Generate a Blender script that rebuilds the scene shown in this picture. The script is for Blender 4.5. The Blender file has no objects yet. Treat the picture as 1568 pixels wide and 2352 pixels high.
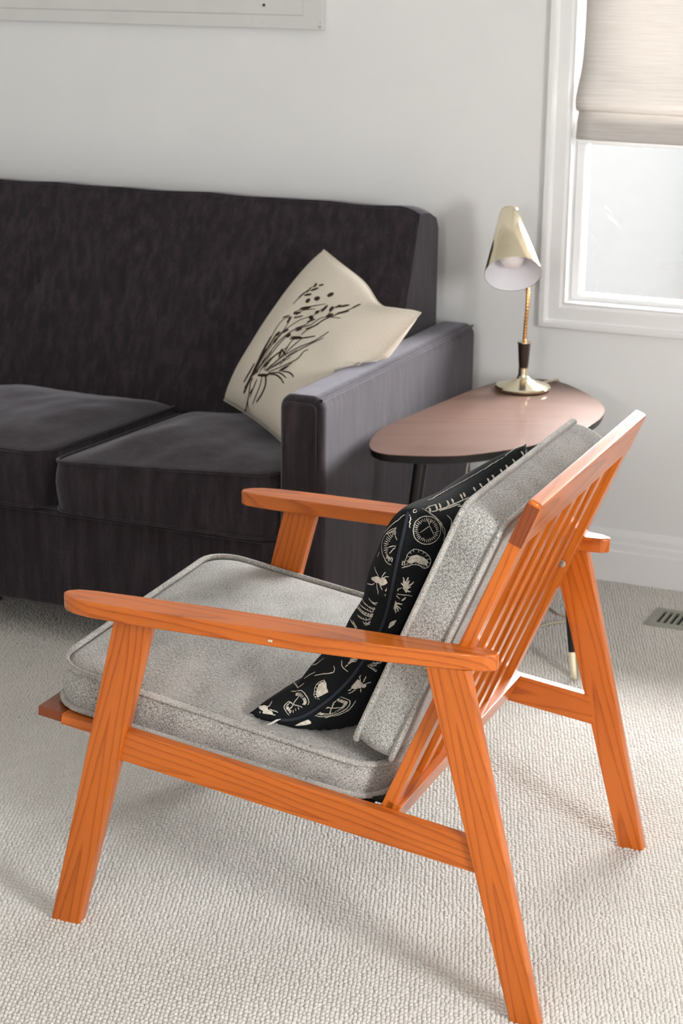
import bpy, bmesh, math, random
from mathutils import Vector, Matrix, noise as mnoise

random.seed(7)
S = bpy.context.scene
COL = S.collection
PI = math.pi

# ------------------------------------------------------------------ camera
cam_d = bpy.data.cameras.new('camera')
cam = bpy.data.objects.new('camera', cam_d)
COL.objects.link(cam)
S.camera = cam
cam_d.sensor_fit = 'VERTICAL'
cam_d.sensor_height = 36.0
cam_d.lens = 36.0 * 4432.7 / 2352.0
FW = Vector((-0.38006148, 0.88085251, -0.28222709))
RT = Vector((0.91675491, 0.39928064, 0.01163647))
DN = Vector((0.12293783, -0.25431049, -0.95927705))
cam.matrix_world = Matrix((
    (RT.x, -DN.x, -FW.x, 0.0),
    (RT.y, -DN.y, -FW.y, 0.0),
    (RT.z, -DN.z, -FW.z, 1.52228),
    (0, 0, 0, 1)))
cam_d.clip_start = 0.05
cam_d.dof.use_dof = True
cam_d.dof.focus_distance = 2.75
cam_d.dof.aperture_fstop = 11.0

# ------------------------------------------------------------------ sky, exposure
W = bpy.data.worlds.new('overcast_sky')
S.world = W
W.use_nodes = True
bg = W.node_tree.nodes['Background']
bg.inputs['Color'].default_value = (0.985, 0.99, 1.0, 1)
bg.inputs['Strength'].default_value = 78.0
S.view_settings.view_transform = 'Standard'
S.view_settings.look = 'None'
S.view_settings.gamma = 1.0
S.view_settings.use_curve_mapping = False
S.view_settings.exposure = -0.08
S.cycles.max_bounces = 14
S.cycles.diffuse_bounces = 8
S.cycles.glossy_bounces = 4
S.cycles.transparent_max_bounces = 12
S.cycles.caustics_reflective = False
S.cycles.caustics_refractive = False

WALL_Y = 4.4925
X_RIGHT, X_LEFT, Y_FRONT, Z_CEIL = 1.45, -4.3, -1.6, 2.5
WIN1 = (-1.352, -0.33, 0.69, 2.05)     # x0, x1, z0, z1 in the back wall
FILL_OPENING_RIGHT = (0.75, 1.50, 0.95, 1.60)        # y0, y1, z0, z1 in the right wall, unseen opening added for fill light
FILL_OPENING_FRONT = (-0.7, -0.35, 1.50, 1.88)         # x0, x1, z0, z1 in the wall behind the camera, also unseen and added for fill


def portal(name, loc, rot, sx, sy):
    l = bpy.data.lights.new(name, 'AREA')
    l.shape = 'RECTANGLE'
    l.size, l.size_y = sx, sy
    l.cycles.is_portal = True
    o = bpy.data.objects.new(name, l)
    COL.objects.link(o)
    o.location = loc
    o.rotation_euler = rot
    return o


# daylight enters through the back window and two added, unseen fill openings; portals only guide the sampling of the sky
portal('sky_portal_back', ((WIN1[0] + WIN1[1]) / 2, WALL_Y + .10, (WIN1[2] + WIN1[3]) / 2), (-PI / 2, 0, 0), WIN1[1] - WIN1[0], WIN1[3] - WIN1[2])
portal('sky_portal_right', (X_RIGHT + .10, (FILL_OPENING_RIGHT[0] + FILL_OPENING_RIGHT[1]) / 2, (FILL_OPENING_RIGHT[2] + FILL_OPENING_RIGHT[3]) / 2), (0, PI / 2, 0), FILL_OPENING_RIGHT[3] - FILL_OPENING_RIGHT[2], FILL_OPENING_RIGHT[1] - FILL_OPENING_RIGHT[0])
portal('sky_portal_front', ((FILL_OPENING_FRONT[0] + FILL_OPENING_FRONT[1]) / 2, Y_FRONT - .10, (FILL_OPENING_FRONT[2] + FILL_OPENING_FRONT[3]) / 2), (PI / 2, 0, 0), FILL_OPENING_FRONT[1] - FILL_OPENING_FRONT[0], FILL_OPENING_FRONT[3] - FILL_OPENING_FRONT[2])


# ------------------------------------------------------------------ node helpers
def mat(name):
    m = bpy.data.materials.new(name)
    m.use_nodes = True
    nt = m.node_tree
    for n in list(nt.nodes):
        nt.nodes.remove(n)
    out = nt.nodes.new('ShaderNodeOutputMaterial')
    b = nt.nodes.new('ShaderNodeBsdfPrincipled')
    nt.links.new(b.outputs[0], out.inputs[0])
    return m, nt, b, out


def N(nt, t, **kw):
    n = nt.nodes.new('ShaderNode' + t)
    for k, v in kw.items():
        if k in n.inputs.keys():
            n.inputs[k].default_value = v
        else:
            setattr(n, k, v)
    return n


def M(nt, op, a, b=None, c=None, clamp=False):
    n = nt.nodes.new('ShaderNodeMath')
    n.operation = op
    n.use_clamp = clamp
    for i, v in enumerate((a, b, c)):
        if v is None:
            continue
        if isinstance(v, (int, float)):
            n.inputs[i].default_value = v
        else:
            nt.links.new(v, n.inputs[i])
    return n.outputs[0]


def vmul(nt, v, s):
    n = nt.nodes.new('ShaderNodeVectorMath')
    n.operation = 'MULTIPLY'
    nt.links.new(v, n.inputs[0])
    n.inputs[1].default_value = s
    return n.outputs[0]


def noise(nt, vec, scale, detail=2.0, rough=.5, dist=0.0):
    n = nt.nodes.new('ShaderNodeTexNoise')
    n.inputs['Scale'].default_value = scale
    n.inputs['Detail'].default_value = detail
    n.inputs['Roughness'].default_value = rough
    n.inputs['Distortion'].default_value = dist
    nt.links.new(vec, n.inputs['Vector'])
    return n.outputs['Fac']


def ramp(nt, fac, stops):
    n = nt.nodes.new('ShaderNodeValToRGB')
    e = n.color_ramp.elements
    while len(e) < len(stops):
        e.new(.5)
    for i, (p, c) in enumerate(stops):
        e[i].position = p
        e[i].color = (*c, 1) if len(c) == 3 else c
    nt.links.new(fac, n.inputs[0])
    return n.outputs[0]


def mix(nt, fac, a, b, blend='MIX'):
    n = nt.nodes.new('ShaderNodeMix')
    n.data_type = 'RGBA'
    n.blend_type = blend
    for k, v in ((0, fac), (6, a), (7, b)):
        if isinstance(v, (int, float)):
            n.inputs[k].default_value = v
        elif isinstance(v, tuple):
            n.inputs[k].default_value = (*v, 1)
        else:
            nt.links.new(v, n.inputs[k])
    return n.outputs[2]


def bump(nt, b, h, strength=.3, dist=.002):
    n = nt.nodes.new('ShaderNodeBump')
    n.inputs['Strength'].default_value = strength
    n.inputs['Distance'].default_value = dist
    nt.links.new(h, n.inputs['Height'])
    nt.links.new(n.outputs[0], b.inputs['Normal'])


def coord(nt, kind='Object'):
    return nt.nodes.new('ShaderNodeTexCoord').outputs[kind]


def attr(nt, name='grain'):
    n = nt.nodes.new('ShaderNodeAttribute')
    n.attribute_name = name
    return n.outputs['Vector']


def sepxyz(nt, v):
    n = nt.nodes.new('ShaderNodeSeparateXYZ')
    nt.links.new(v, n.inputs[0])
    return n.outputs


# ------------------------------------------------------------------ materials
def plain(name, col, rough=.5, metal=0.0, var=0.0, scale=20.0, coat=0.0, sheen=0.0, spec=.5):
    m, nt, b, _ = mat(name)
    b.inputs['Roughness'].default_value = rough
    b.inputs['Metallic'].default_value = metal
    b.inputs['Coat Weight'].default_value = coat
    b.inputs['Coat Roughness'].default_value = .08
    b.inputs['Sheen Weight'].default_value = sheen
    b.inputs['Specular IOR Level'].default_value = spec
    n = noise(nt, coord(nt), scale, 3)
    k = var
    c = ramp(nt, n, [(.3, tuple(x * (1 - k) for x in col)), (.7, tuple(min(1, x * (1 + k)) for x in col))])
    nt.links.new(c, b.inputs['Base Color'])
    return m


def wood(name, light, dark, line=.55, period=.0075, coat=.5, rough=.32, coat_rough=.12, spec=.2):
    m, nt, b, _ = mat(name)
    g = attr(nt)
    x, y, z = sepxyz(nt, g)[:3]
    warp = noise(nt, vmul(nt, g, (2.2, 9, 9)), 1.0, 2)
    warp2 = noise(nt, vmul(nt, g, (9, 60, 60)), 1.0, 2)
    w2 = M(nt, 'ADD', y, M(nt, 'MULTIPLY', M(nt, 'SUBTRACT', warp, .5), .035))
    r = M(nt, 'SQRT', M(nt, 'ADD', M(nt, 'MULTIPLY', w2, w2), M(nt, 'MULTIPLY', M(nt, 'ADD', z, .016), M(nt, 'ADD', z, .016))))
    r = M(nt, 'ADD', r, M(nt, 'MULTIPLY', x, .045))
    r = M(nt, 'ADD', r, M(nt, 'MULTIPLY', M(nt, 'SUBTRACT', warp2, .5), .004))
    fr = M(nt, 'FRACT', M(nt, 'DIVIDE', r, period))
    ringc = ramp(nt, fr, [(0.0, (0, 0, 0)), (.55, (.12, .12, .12)), (.88, (1, 1, 1)), (1.0, (0, 0, 0))])
    fib = noise(nt, vmul(nt, g, (14, 900, 900)), 1.0, 3)
    pore = ramp(nt, noise(nt, vmul(nt, g, (60, 1500, 1500)), 1.0, 1), [(.36, (1, 1, 1)), (.44, (0, 0, 0))])
    big = noise(nt, vmul(nt, g, (3, 14, 14)), 1.0, 2)
    sp = nt.nodes.new('ShaderNodeSeparateColor')
    nt.links.new(ringc, sp.inputs[0])
    f = M(nt, 'MULTIPLY', sp.outputs[0], line)
    f = M(nt, 'ADD', f, M(nt, 'MULTIPLY', M(nt, 'SUBTRACT', fib, .5), .5))
    f = M(nt, 'ADD', f, M(nt, 'MULTIPLY', M(nt, 'SUBTRACT', big, .5), .9))
    sp2 = nt.nodes.new('ShaderNodeSeparateColor')
    nt.links.new(pore, sp2.inputs[0])
    f = M(nt, 'ADD', f, M(nt, 'MULTIPLY', M(nt, 'MULTIPLY', sp2.outputs[0], sp.outputs[0]), .25), clamp=True)
    c = mix(nt, f, light, dark)
    nt.links.new(c, b.inputs['Base Color'])
    b.inputs['Roughness'].default_value = rough
    b.inputs['Specular IOR Level'].default_value = spec
    b.inputs['Coat Weight'].default_value = coat
    b.inputs['Coat Roughness'].default_value = coat_rough
    bump(nt, b, fib, .06, .0006)
    return m


def tweed(name, light, dark, scale=1.0, lines=True):
    """woven two-tone upholstery, laid out in metres on the UV map"""
    m, nt, b, _ = mat(name)
    uv = coord(nt, 'UV')
    u, v = sepxyz(nt, uv)[:2]
    a = noise(nt, vmul(nt, uv, (230 * scale, 760 * scale, 1)), 1.0, 2, .6)
    c = noise(nt, vmul(nt, uv, (760 * scale, 230 * scale, 1)), 1.0, 2, .6)
    big = noise(nt, vmul(nt, uv, (14, 9, 1)), 1.0, 3, .55)
    tw = M(nt, 'SINE', M(nt, 'MULTIPLY', M(nt, 'ADD', u, M(nt, 'MULTIPLY', v, 1.6)), 2 * PI / .0032))
    f = M(nt, 'ADD', M(nt, 'MULTIPLY', a, .55), M(nt, 'MULTIPLY', c, .55))
    f = M(nt, 'ADD', f, M(nt, 'MULTIPLY', tw, .12))
    f = M(nt, 'ADD', f, M(nt, 'MULTIPLY', M(nt, 'SUBTRACT', big, .5), .22))
    col = ramp(nt, f, [(.40, dark), (.54, tuple((p + q) / 2 for p, q in zip(dark, light))), (.68, light)])
    nt.links.new(col, b.inputs['Base Color'])
    b.inputs['Roughness'].default_value = .95
    b.inputs['Sheen Weight'].default_value = .15
    b.inputs['Specular IOR Level'].default_value = .15
    bump(nt, b, f, .5, .0012)
    return m


def velvet(name):
    m, nt, b, _ = mat(name)
    o = coord(nt, 'Object')
    streak = noise(nt, vmul(nt, o, (55, 55, 7)), 1.0, 4, .6)
    fine = noise(nt, o, 420, 3, .6)
    f = M(nt, 'ADD', M(nt, 'MULTIPLY', streak, .6), M(nt, 'MULTIPLY', fine, .4))
    c = ramp(nt, f, [(.32, (.007, .0052, .0060)), (.50, (.017, .0122, .0146)), (.70, (.046, .034, .040))])
    nt.links.new(c, b.inputs['Base Color'])
    b.inputs['Roughness'].default_value = .85
    b.inputs['Specular IOR Level'].default_value = .25
    b.inputs['Sheen Weight'].default_value = .32
    b.inputs['Sheen Roughness'].default_value = .42
    b.inputs['Sheen Tint'].default_value = (.93, .90, 1.0, 1)
    bump(nt, b, f, .35, .001)
    return m


def linen(name, col, k=.12):
    m, nt, b, _ = mat(name)
    uv = coord(nt, 'UV')
    a = noise(nt, vmul(nt, uv, (150, 1100, 1)), 1.0, 2)
    c = noise(nt, vmul(nt, uv, (1100, 150, 1)), 1.0, 2)
    f = M(nt, 'MULTIPLY', M(nt, 'ADD', a, c), .5)
    cc = ramp(nt, f, [(.3, tuple(x * (1 - k) for x in col)), (.7, tuple(x * (1 + k) for x in col))])
    nt.links.new(cc, b.inputs['Base Color'])
    b.inputs['Roughness'].default_value = .95
    b.inputs['Specular IOR Level'].default_value = .2
    bump(nt, b, f, .25, .0008)
    return m


def blind_mat():
    m, nt, b, out = mat('blind_linen')
    o = coord(nt, 'Object')
    f = noise(nt, vmul(nt, o, (9, 9, 420)), 1.0, 3, .6)
    c = ramp(nt, f, [(.3, (.66, .625, .585)), (.7, (.79, .765, .735))])
    nt.links.new(c, b.inputs['Base Color'])
    b.inputs['Roughness'].default_value = .95
    b.inputs['Specular IOR Level'].default_value = .1
    t = nt.nodes.new('ShaderNodeBsdfTranslucent')
    tc = ramp(nt, f, [(.3, (.44, .415, .39)), (.7, (.55, .525, .50))])
    nt.links.new(tc, t.inputs['Color'])
    ms = nt.nodes.new('ShaderNodeMixShader')
    ms.inputs[0].default_value = .30
    nt.links.new(b.outputs[0], ms.inputs[1])
    nt.links.new(t.outputs[0], ms.inputs[2])
    nt.links.new(ms.outputs[0], out.inputs[0])
    return m


def pane_mat():
    m, nt, b, out = mat('window_glass')
    tr = nt.nodes.new('ShaderNodeBsdfTransparent')
    gl = nt.nodes.new('ShaderNodeBsdfGlossy')
    gl.inputs['Roughness'].default_value = .02
    fr = nt.nodes.new('ShaderNodeFresnel')
    fr.inputs[0].default_value = 1.3
    ms = nt.nodes.new('ShaderNodeMixShader')
    nt.links.new(fr.outputs[0], ms.inputs[0])
    nt.links.new(tr.outputs[0], ms.inputs[1])
    nt.links.new(gl.outputs[0], ms.inputs[2])
    nt.links.new(ms.outputs[0], out.inputs[0])
    return m


MT = {}
MT['wall'] = plain('wall_paint', (.785, .785, .775), .85, var=.012, scale=6, spec=.3)
MT['trim'] = plain('trim_paint', (.83, .83, .825), .35, var=.01, scale=8)
MT['ceil'] = plain('ceiling_paint', (.86, .86, .85), .9, spec=.2)
MT['chairwood'] = wood('chair_wood', (.53, .130, .015), (.21, .032, .003), line=.46, period=.0105, coat=.5, coat_rough=.06)
MT['chairwood_end_shade'] = wood('chair_wood_end_grain_and_shade', (.20, .045, .010), (.07, .015, .004), period=.005)  # end grain of the top rail, and painted shade for the front rail
MT['tabletop'] = wood('table_veneer', (.150, .088, .068), (.086, .046, .033), line=.35, period=.014, coat=.35, rough=.6, coat_rough=.07, spec=.05)
MT['tweed'] = tweed('grey_tweed', (.58, .565, .53), (.050, .046, .040))
MT['tweed_pipe'] = tweed('grey_tweed_piping', (.66, .63, .58), (.06, .055, .05), 1.0)
MT['sofa'] = velvet('charcoal_velvet')
MT['linen'] = linen('natural_linen', (.62, .56, .47))
MT['ink'] = plain('brown_ink', (.040, .026, .018), .95, var=.4, scale=90, spec=.1)
MT['black_cotton'] = linen('black_cotton', (.0065, .0075, .0085), .3)
MT['motif'] = plain('cream_print', (.56, .52, .44), .9, var=.25, scale=180, spec=.1)
MT['navy'] = plain('navy_zip_tape', (.010, .013, .024), .8)
MT['brass'] = plain('polished_brass', (.84, .76, .56), .16, 1.0, var=.04)
MT['brass_neck'] = plain('brass_gooseneck', (.62, .34, .14), .25, 1.0)
MT['chrome'] = plain('steel', (.62, .60, .57), .22, 1.0)
MT['darkwood'] = plain('dark_turned_wood', (.020, .011, .008), .25, var=.3, scale=60, coat=.6)
MT['white_enamel'] = plain('white_enamel', (.80, .80, .83), .35)
MT['bulb'] = plain('frosted_bulb', (.86, .82, .80), .5)
MT['black'] = plain('black_lacquer', (.005, .005, .005), .35, spec=.3)
MT['deck'] = plain('black_webbing', (.010, .009, .008), .9)
MT['cord'] = plain('cord_plastic', (.55, .47, .36), .5)
MT['vent'] = plain('vent_paint', (.30, .30, .25), .45, var=.05)
MT['ventdark'] = plain('vent_duct', (.012, .011, .009), .8)
MT['paper'] = plain('print_paper', (.66, .655, .635), .8, var=.02, scale=14, spec=.2)
MT['ink_grey'] = plain('grey_ink', (.22, .23, .23), .9)
MT['ink_black'] = plain('black_ink', (.02, .02, .02), .9)
MT['canvas_stain'] = plain('canvas_wear', (.42, .39, .34), .9, var=.3, scale=120)
MT['blind'] = blind_mat()
MT['pane'] = pane_mat()
MT['fence'] = plain('fence_paint', (.0235, .0235, .023), .9, var=.02, spec=.1)
MT['ground'] = plain('patio_ground', (.035, .035, .034), .95, spec=.1)


def carpet_mat():
    m, nt, b, _ = mat('loop_carpet')
    o = coord(nt)
    big = noise(nt, o, 3.2, 3, .55)
    mid = noise(nt, o, 38, 2, .6)
    fine = noise(nt, o, 1500, 2, .6)
    f = M(nt, 'ADD', M(nt, 'MULTIPLY', big, .45), M(nt, 'ADD', M(nt, 'MULTIPLY', mid, .2), M(nt, 'MULTIPLY', fine, .35)))
    c = ramp(nt, f, [(.30, (.565, .540, .495)), (.70, (.70, .68, .64))])
    nt.links.new(c, b.inputs['Base Color'])
    b.inputs['Roughness'].default_value = .95
    b.inputs['Specular IOR Level'].default_value = .1
    bump(nt, b, fine, .5, .0015)
    return m


MT['carpet'] = carpet_mat()


# ------------------------------------------------------------------ mesh helpers
def thing(name, label, cat, loc=(0, 0, 0), rz=0.0, group=None):
    o = bpy.data.objects.new(name, None)
    o.empty_display_size = .1
    COL.objects.link(o)
    o.location = loc
    o.rotation_euler = (0, 0, rz)
    o['label'] = label
    o['category'] = cat
    if group:
        o['group'] = group
    return o


def struct(o):
    o['kind'] = 'structure'
    return o


def link(name, me, m, parent=None, smooth=True, angle=40):
    if m is not None:
        me.materials.append(m)
    if smooth:
        for p in me.polygons:
            p.use_smooth = True
        if angle < 180:
            me.set_sharp_from_angle(angle=math.radians(angle))
    o = bpy.data.objects.new(name, me)
    COL.objects.link(o)
    if parent is not None:
        o.parent = parent
    return o


def from_bm(name, bm, m, parent=None, smooth=True, angle=40, off=None, frame=None):
    """off: subtract (build in room coordinates); frame: (o, a, b, c) axes of the wood grain"""
    if off is not None:
        bmesh.ops.translate(bm, verts=bm.verts, vec=-Vector(off))
    bmesh.ops.recalc_face_normals(bm, faces=bm.faces)
    me = bpy.data.meshes.new(name)
    bm.to_mesh(me)
    bm.free()
    if frame is not None:
        o, a, b, c = [Vector(v) for v in frame]
        sh = Vector((random.uniform(0, 4), random.uniform(-.02, .02), random.uniform(-.006, .006)))
        at = me.attributes.new('grain', 'FLOAT_VECTOR', 'POINT')
        for i, v in enumerate(me.vertices):
            d = v.co - o
            at.data[i].vector = (d.dot(a) + sh.x, d.dot(b) + sh.y, d.dot(c) + sh.z)
    o = link(name, me, m, parent, smooth, angle)
    if smooth:
        wn = o.modifiers.new('weighted_normals', 'WEIGHTED_NORMAL')
        wn.keep_sharp = True
        wn.weight = 100
    return o


def from_py(name, verts, faces, m, parent=None, smooth=True, angle=180, uvs=None, off=None):
    if off is not None:
        o = Vector(off)
        verts = [Vector(v) - o for v in verts]
    me = bpy.data.meshes.new(name)
    me.from_pydata([tuple(v) for v in verts], [], faces)
    if uvs is not None:
        uvl = me.uv_layers.new(name='UVMap')
        for l in me.loops:
            uvl.data[l.index].uv = uvs[l.vertex_index]
    me.update()
    return link(name, me, m, parent, smooth, angle)


def prism(bm, pts, o, a, b, n, t0, t1, bev=.002, seg=2):
    """polygon pts (p,q) in plane o + p*a + q*b, extruded along n from t0 to t1"""
    o, a, b, n = Vector(o), Vector(a), Vector(b), Vector(n)
    lo = [bm.verts.new(o + a * p + b * q + n * t0) for p, q in pts]
    hi = [bm.verts.new(o + a * p + b * q + n * t1) for p, q in pts]
    k = len(pts)
    fs = [bm.faces.new(lo[::-1]), bm.faces.new(hi)]
    for i in range(k):
        fs.append(bm.faces.new((lo[i], lo[(i + 1) % k], hi[(i + 1) % k], hi[i])))
    if bev > 0:
        bmesh.ops.recalc_face_normals(bm, faces=fs)
        bm.normal_update()
        es = set()
        for f in fs:
            for e in f.edges:
                if len(e.link_faces) == 2 and e.calc_face_angle(0) > .35:
                    es.add(e)
        bmesh.ops.bevel(bm, geom=list(es), offset=bev, segments=seg, profile=.5, affect='EDGES', clamp_overlap=True)
    return bm


def box(bm, x0, x1, y0, y1, z0, z1, bev=0.0, seg=2):
    return prism(bm, [(x0, y0), (x1, y0), (x1, y1), (x0, y1)], (0, 0, 0), (1, 0, 0), (0, 1, 0), (0, 0, 1), z0, z1, bev, seg)


def box_obj(name, x0, x1, y0, y1, z0, z1, m, parent=None, bev=0.0, seg=2, off=None):
    bm = bmesh.new()
    box(bm, x0, x1, y0, y1, z0, z1, bev, seg)
    return from_bm(name, bm, m, parent, bev > 0, 40, off)


def catmull(pts, n=8, closed=False):
    P = [Vector(p) for p in pts]
    out = []
    k = len(P)
    rng = range(k if closed else k - 1)
    for i in rng:
        if closed:
            p0, p1, p2, p3 = P[(i - 1) % k], P[i], P[(i + 1) % k], P[(i + 2) % k]
        else:
            p0, p1, p2, p3 = P[max(i - 1, 0)], P[i], P[i + 1], P[min(i + 2, k - 1)]
        for j in range(n):
            t = j / n
            out.append(.5 * ((2 * p1) + (p2 - p0) * t + (2 * p0 - 5 * p1 + 4 * p2 - p3) * t * t + (3 * p1 - p0 - 3 * p2 + p3) * t ** 3))
    if not closed:
        out.append(P[-1].copy())
    return out


def tube(pts, rad, segs=10, closed=False, uv=True):
    """returns verts, faces, uvs; rad number or function of 0..1"""
    pts = [Vector(p) for p in pts]
    k = len(pts)
    V, F, U = [], [], []
    up = Vector((0, 0, 1))
    prev = None
    acc = 0.0
    for i in range(k):
        if closed:
            t = pts[(i + 1) % k] - pts[(i - 1) % k]
        else:
            t = pts[min(i + 1, k - 1)] - pts[max(i - 1, 0)]
        t.normalize()
        if prev is None:
            a = up if abs(t.dot(up)) < .9 else Vector((1, 0, 0))
            nrm = t.cross(a).normalized()
        else:
            nrm = (prev - t * prev.dot(t)).normalized()
        prev = nrm
        bi = t.cross(nrm)
        if i:
            acc += (pts[i] - pts[i - 1]).length
        r = rad(i / (k - 1)) if callable(rad) else rad
        for j in range(segs):
            th = 2 * PI * j / segs
            V.append(pts[i] + nrm * math.cos(th) * r + bi * math.sin(th) * r)
            U.append((acc, th * r))
    rr = range(k if closed else k - 1)
    for i in rr:
        i2 = (i + 1) % k
        for j in range(segs):
            j2 = (j + 1) % segs
            F.append((i * segs + j, i * segs + j2, i2 * segs + j2, i2 * segs + j))
    if not closed:
        F.append(tuple(range(segs))[::-1])
        F.append(tuple((k - 1) * segs + j for j in range(segs)))
    return V, F, U


def tube_obj(name, pts, rad, m, parent=None, segs=10, closed=False, off=None):
    V, F, U = tube(pts, rad, segs, closed)
    return from_py(name, V, F, m, parent, True, 60, U, off)


def lathe(prof, o, ax, segs=40, caps=True):
    """prof: list of (r, h) along axis ax from o"""
    o, ax = Vector(o), Vector(ax).normalized()
    a = ax.cross(Vector((0, 0, 1)) if abs(ax.z) < .9 else Vector((1, 0, 0))).normalized()
    b = ax.cross(a)
    V, F = [], []
    for r, h in prof:
        for j in range(segs):
            th = 2 * PI * j / segs
            V.append(o + ax * h + (a * math.cos(th) + b * math.sin(th)) * r)
    for i in range(len(prof) - 1):
        for j in range(segs):
            j2 = (j + 1) % segs
            F.append((i * segs + j, i * segs + j2, (i + 1) * segs + j2, (i + 1) * segs + j))
    if caps and prof[0][0] > 1e-5:
        F.append(tuple(range(segs))[::-1])
    if caps and prof[-1][0] > 1e-5:
        F.append(tuple((len(prof) - 1) * segs + j for j in range(segs)))
    return V, F


def lathe_obj(name, prof, o, ax, m, parent=None, segs=40, off=None, angle=35, caps=True):
    V, F = lathe(prof, o, ax, segs, caps)
    return from_py(name, V, F, m, parent, True, angle, None, off)


def rrect(w, h, r, n=6):
    """rounded rectangle outline, centred, counter-clockwise, many points on the straights"""
    out = []
    cs = [(w / 2 - r, h / 2 - r, 0), (-w / 2 + r, h / 2 - r, 90), (-w / 2 + r, -h / 2 + r, 180), (w / 2 - r, -h / 2 + r, 270)]
    for ci, (cx, cy, a0) in enumerate(cs):
        for j in range(n + 1):
            th = math.radians(a0 + 90 * j / n)
            out.append((cx + r * math.cos(th), cy + r * math.sin(th)))
        nx, ny, na = cs[(ci + 1) % 4]
        p = out[-1]
        q = (nx + r * math.cos(math.radians(na)), ny + r * math.sin(math.radians(na)))
        for j in range(1, 22):
            out.append((p[0] + (q[0] - p[0]) * j / 22, p[1] + (q[1] - p[1]) * j / 22))
    return out


def box_cushion(name, w, h, t, crown, rad, place, m, m_pipe, parent, pipe=.0042, off=None, bulge=.006, wr=.0, seed=0, crown_b=.0, pipe_bottom=True, puff=None):
    """boxed cushion: rounded plan w x h, thickness t, crowned faces, welted edges; place(p,q,r)->point"""
    ol = rrect(w, h, rad)
    k = len(ol)
    rings = 26
    V, F, U = [], [], []

    def nz(p, q):
        if wr == 0:
            return 0.0
        s = mnoise.noise(Vector((p * 7 + seed, q * 4.5, seed * 1.7)))
        s += .5 * mnoise.noise(Vector((p * 22 + seed, q * 9, 3.1)))
        return s * wr

    def face(zs, cr):
        base = len(V)
        for i in range(rings):
            f = 1 - .012 * i if i < 4 else .964 * (1 - (i - 3) / (rings - 3))
            for p, q in ol:
                P, Q = p * f, q * f
                e = max(0, 1 - f ** 2.4) ** 1.35
                hh = cr * e + nz(P, Q) * min(1, e * 2.5)
                if puff:
                    hh += puff(P, Q) * e
                hh -= pipe * (1.0, .75, .3, .05)[i] if i < 4 else 0
                V.append(place(P, Q, zs * (t / 2 + hh)))
                U.append((P, Q))
        V.append(place(0, 0, zs * (t / 2 + cr + nz(0, 0) + (puff(0, 0) if puff else 0))))
        U.append((0, 0))
        c = len(V) - 1
        for i in range(rings - 1):
            for j in range(k):
                j2 = (j + 1) % k
                a, b, d, e2 = base + i * k + j, base + i * k + j2, base + (i + 1) * k + j2, base + (i + 1) * k + j
                F.append((a, b, d, e2) if zs > 0 else (e2, d, b, a))
        for j in range(k):
            a, b = base + (rings - 1) * k + j, base + (rings - 1) * k + (j + 1) % k
            F.append((a, b, c) if zs > 0 else (b, a, c))

    face(1, crown)
    face(-1, crown_b)
    # boxing strip
    per = [0.0]
    for i in range(k):
        p, q = ol[i], ol[(i + 1) % k]
        per.append(per[-1] + math.hypot(q[0] - p[0], q[1] - p[1]))
    base = len(V)
    rows = 7
    for r in range(rows):
        s = r / (rows - 1)
        bl = bulge * math.sin(PI * s)
        for i in range(k + 1):
            p, q = ol[i % k]
            p0, p1 = ol[(i - 1) % k], ol[(i + 1) % k]
            nx, ny = p1[1] - p0[1], -(p1[0] - p0[0])
            ln = math.hypot(nx, ny)
            wv = bl + wr * .35 * mnoise.noise(Vector((p * 30, q * 30, s * 3 + seed))) * math.sin(PI * s)
            V.append(place(p + nx / ln * wv, q + ny / ln * wv, t / 2 - t * s))
            U.append((per[i] + 2.0, -t * s))
    for r in range(rows - 1):
        for i in range(k):
            a = base + r * (k + 1) + i
            F.append((a, a + k + 1, a + k + 2, a + 1))
    body = from_py(name, V, F, m, parent, True, 60, U, off)
    for zs in ((1, -1) if pipe_bottom else (1,)):
        pts = [place(p * (1 + .0024 / w * 2), q * (1 + .0024 / h * 2), zs * t / 2) for p, q in ol]
        tube_obj('piping', pts, pipe, m_pipe, body, 8, True, off)
    return body


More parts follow.
